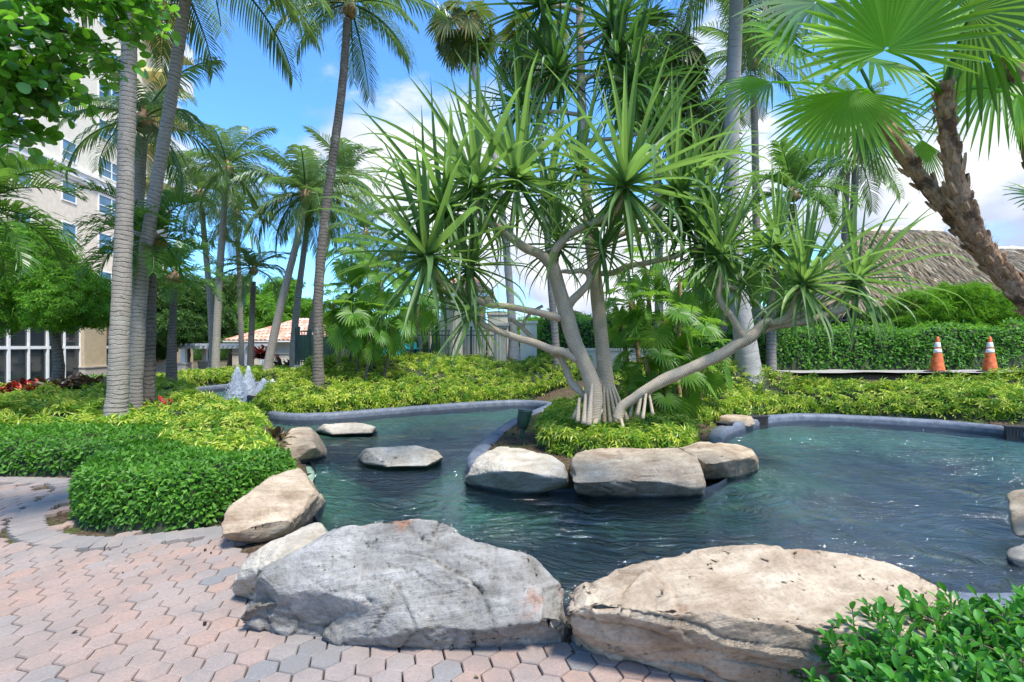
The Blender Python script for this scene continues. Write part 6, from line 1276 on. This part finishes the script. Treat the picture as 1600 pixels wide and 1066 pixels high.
# skimmer boxes in the coping
for px, py, wd, dp, rz, lb in ((1183, 659, .46, .14, .25, 'black skimmer slot set in the lagoon edge beside the small flat stone'), (1133, 670, .26, .2, .7, 'short black skimmer box at the left corner of the right lagoon'), (1598, 677, .5, .16, -.5, 'black skimmer box at the right end of the far pond edge')):
    p = Z(px, py, .02); t = thing('pond_skimmer', lb, 'skimmer', (p.x, p.y, .0), 'black pond skimmers', rz=rz)
    A = Acc(); A.box(-wd/2, wd/2, -dp/2, dp/2, -.12, .13); A.obj('housing', M['black'], t); A = Acc(); A.box(-wd/2-.02, wd/2+.02, -dp/2-.02, dp/2+.02, .132, .15); A.obj('lid', M['rubber'], t)
    A = Acc(); [A.box(-wd/2+.04+i*.05, -wd/2+.055+i*.05, -dp/2-.012, -dp/2-.002, -.05, .1) for i in range(int((wd-.06)/.05))]; A.obj('grille', M['rubber'], t)
# traffic cones
def cone(p, label, rz=0.0, s=1.0):
    t = thing('traffic_cone', label, 'traffic cone', p, 'orange traffic cones', rz=rz); n = 36
    def band(z0, z1, off, name, m_):
        A = Acc(); r_ = lambda z: .170+(.035-.170)*(z/.90)+off
        tube(A, [(0, 0, z0*s, r_(z0)*s), (0, 0, (z0+z1)/2*s, r_((z0+z1)/2)*s), (0, 0, z1*s, r_(z1)*s)], n, .02*s); return A.obj(name, M[m_], t, smooth=True)
    band(.04, .92, 0, 'cone_body', 'orange'); band(.52, .62, .004, 'reflective_band', 'reflect'); band(.66, .79, .004, 'reflective_band', 'reflect'); band(.905, .95, -.008, 'tip', 'orange')
    A = Acc(); V = []; 
    prof = [(.235, 0), (.24, .012), (.235, .03), (.19, .045)]
    for rr_, z_ in prof: V += [(rr_*s*(abs(math.cos(a))**.35*math.copysign(1, math.cos(a))), rr_*s*(abs(math.sin(a))**.35*math.copysign(1, math.sin(a))), z_*s) for a in np.linspace(0, 2*math.pi, n, endpoint=False)]
    i = np.arange(3)[:, None]*n; j = np.arange(n); A.add(np.array(V), np.stack([i+j, i+(j+1) % n, i+n+(j+1) % n, i+n+j], -1).reshape(-1, 4)); A.Fs.setdefault(n, []).append(np.array([3*n+np.arange(n)])); A.obj('base', M['rubber'], t, smooth=True)
pc = W(1465, 585, 13.5); cone((pc.x, 13.5, .99), 'orange traffic cone with two white bands, left one of two on the path', .2); pc = W(1547, 584, 13.6); cone((pc.x, 13.6, .99), 'orange traffic cone with two white bands, right one of two on the path', .5)
# teal parasols, closed
def parasol(px, top, bot, d, label, seed):
    p = W(px, bot, d); z0 = .86; ht = W(px, top, d).z-z0; t = thing('closed_parasol', label, 'parasol', (p.x, p.y, z0), 'closed teal parasols')
    A = Acc(); tube(A, [(0, 0, 0, .025), (0, 0, ht, .022)], 8, .3); A.obj('pole', M['trim'], t, smooth=True); A = Acc(); tube(A, [(0, 0, 0, .26), (0, 0, .06, .26), (0, 0, .09, .1)], 18, .02); A.obj('base', M['black'], t)
    A = Acc(); n, s_ = 36, 32; th = np.linspace(0, 2*np.pi, s_, endpoint=False); V = []
    for k in range(n): f = k/(n-1); rad = .05+.16*math.sin(math.pi*min(1, f*1.0+.05))**.6*(1-.55*f)+(.05 if f < .12 else 0); rr_ = rad*(1+.32*np.cos(th*8+f*1.5)+.08*np.sin(th*3+seed)); V.append(np.c_[np.cos(th)*rr_, np.sin(th)*rr_, np.full(s_, .45+(ht-.45)*f)])
    i = np.arange(n-1)[:, None]*s_; j = np.arange(s_); A.add(np.concatenate(V), np.stack([i+j, i+(j+1) % s_, i+s_+(j+1) % s_, i+s_+j], -1).reshape(-1, 4)); A.obj('canopy', M['teal'], t, smooth=True)
parasol(632, 474, 560, 22, 'closed teal parasol nearer the middle, rising above the fence', 1); parasol(584, 496, 560, 23, 'closed teal parasol half hidden by the thatch palms', 2); parasol(857, 505, 560, 24, 'closed teal parasol seen between the screw pine trunks', 3)
# patio chairs and table
def chair(px, d, label, rz):
    p = W(px, 560, d); t = thing('patio_chair', label, 'chair', (p.x, d, .86), 'teal patio chairs', rz=rz)
    for x_, y_ in ((-.23, -.22), (.23, -.22), (-.23, .24), (.23, .24)): A = Acc(); tube(A, [(x_*1.1, y_*1.1, 0, .014), (x_, y_, .44, .014)], 6, .2); A.obj('leg', M['black'], t)
    A = Acc(); A.box(-.25, .25, -.25, .25, .43, .47); A.obj('seat', M['teal'], t)
    A = Acc(); V, Fq_ = sheet(np.linspace(-.25, .25, 5), np.linspace(0, .5, 5), lambda X, Y: Y*0); V = np.c_[V[:, 0], .24+V[:, 1]*.2+.03*np.cos(V[:, 0]*6), .48+V[:, 1]]; V3 = V+np.array([0, .025, 0]); A.add(V, Fq_); A.add(V3, Fq_[:, ::-1]); A.obj('backrest', M['teal'], t)
    for x_ in (-.27, .27): A = Acc(); tube(A, [(x_, -.2, .47, .013), (x_, -.2, .66, .013), (x_, .25, .68, .013)], 6, .08); A.obj('armrest', M['black'], t)
for px, d, lb, rz in ((613, 20.4, 'teal chair leftmost at the pool table', 1.4), (628, 20.0, 'teal chair left front of the pool table', .3), (646, 21.4, 'teal chair behind the pool table', 3.0), (662, 20.6, 'teal chair rightmost, turned sideways beyond the table', -1.5), (598, 21.5, 'teal chair half hidden behind the picket fence', 2.2)): chair(px, d, lb, rz)
p = W(638, 560, 20.7); t = thing('patio_table', 'round teal-topped table among the chairs behind the fence', 'table', (p.x, 20.7, .86)); A = Acc(); tube(A, [(0, 0, .70, .52), (0, 0, .73, .52)], 28, .02); A.obj('tabletop', M['teal'], t)
for a_ in (0, 1.57, 3.14, 4.71): A = Acc(); tube(A, [(.35*math.cos(a_), .35*math.sin(a_), 0, .016), (.28*math.cos(a_), .28*math.sin(a_), .7, .016)], 6, .3); A.obj('leg', M['black'], t)
# fluted pillars of the gatehouse
for k, (px, d) in enumerate(((713, 18.4), (781, 18.3))):
    p = W(px, 570, d); n = 64; th = np.linspace(0, 2*np.pi, n, endpoint=False); t = thing('fluted_pillar', ['fluted cream pillar right of the picket fence', 'fluted cream pillar left of the pale wall panel'][k], 'pillar', (p.x, d, .7))
    A = Acc(); V = []; hs = (0, .1, 1.2, 2.35, 2.4) if k == 0 else (0, .1, .8, 1.55, 1.6)
    for z_ in hs: rr_ = .22*(1-.05*z_/2.4)*(1+.05*np.cos(th*12)); V.append(np.c_[np.cos(th)*rr_, np.sin(th)*rr_, np.full(n, z_)])
    i = np.arange(4)[:, None]*n; j = np.arange(n); A.add(np.concatenate(V), np.stack([i+j, i+(j+1) % n, i+n+(j+1) % n, i+n+j], -1).reshape(-1, 4)); A.obj('shaft', M['stone'], t); A = Acc(); zt_ = hs[-1]; A.box(-.28, .28, -.28, .28, zt_+.002, zt_+.1); A.box(-.33, .33, -.33, .33, zt_+.1, zt_+.18); A.obj('capital', M['stone'], t)
# curved handrail
t = thing('curved_handrail', 'white curved double handrail above the clipped hedge left of the thick pale trunk', 'handrail', (0, 0, 0))
for k, z_ in enumerate((1.95, 2.15, 2.35)): A = Acc(); c = W(1095, 510, 20.2); tube(A, [(c.x+.45*math.cos(a), 20.2+.6*math.sin(a), z_, .022) for a in np.linspace(-1.9, 1.9, 12)], 6, .06); A.obj('rail', M['trim'], t, smooth=True)
for a in (-1.2, 0, 1.2): A = Acc(); tube(A, [(c.x+.45*math.cos(a), 20.2+.6*math.sin(a), .9, .02), (c.x+.45*math.cos(a), 20.2+.6*math.sin(a), 2.35, .02)], 6, .3); A.obj('post', M['trim'], t)
# lantern and drinks cart-like dark box under the gatehouse
# fallen leaves on the pavers and litter on the island soil
A = Acc(); rl = np.random.default_rng(9); n = 46; x = rl.uniform(-4, .9, n); y = rl.uniform(2.5, 5.2, n); ok = inpoly(x, y, PAVE); x, y = x[ok], y[ok]; n = len(x)
scatter(A, *leaf6(.3, .25, .2), np.c_[x, y, np.full(n, .006)], np.c_[rl.normal(size=(n, 2)), np.zeros(n)], np.tile([0, 0, 1.], (n, 1))+rl.normal(0, .15, (n, 3)), rl.uniform(.015, .04, n), rl.random(n)); stuff(A.obj('leaf_litter', M['bronze']))
A = Acc(); n = 500; x = rl.uniform(-.4, 4.2, n); y = rl.uniform(6.9, 12, n); ok = inpoly(x, y, ISL); x, y = x[ok], y[ok]; n = len(x)
scatter(A, *leaf6(.3, .25, .2), np.c_[x, y, terr(x, y)-.02], np.c_[rl.normal(size=(n, 2)), np.zeros(n)], np.tile([0, 0, 1.], (n, 1))+rl.normal(0, .3, (n, 3)), rl.uniform(.03, .08, n), rl.random(n)); stuff(A.obj('soil_litter', M['bronze']))
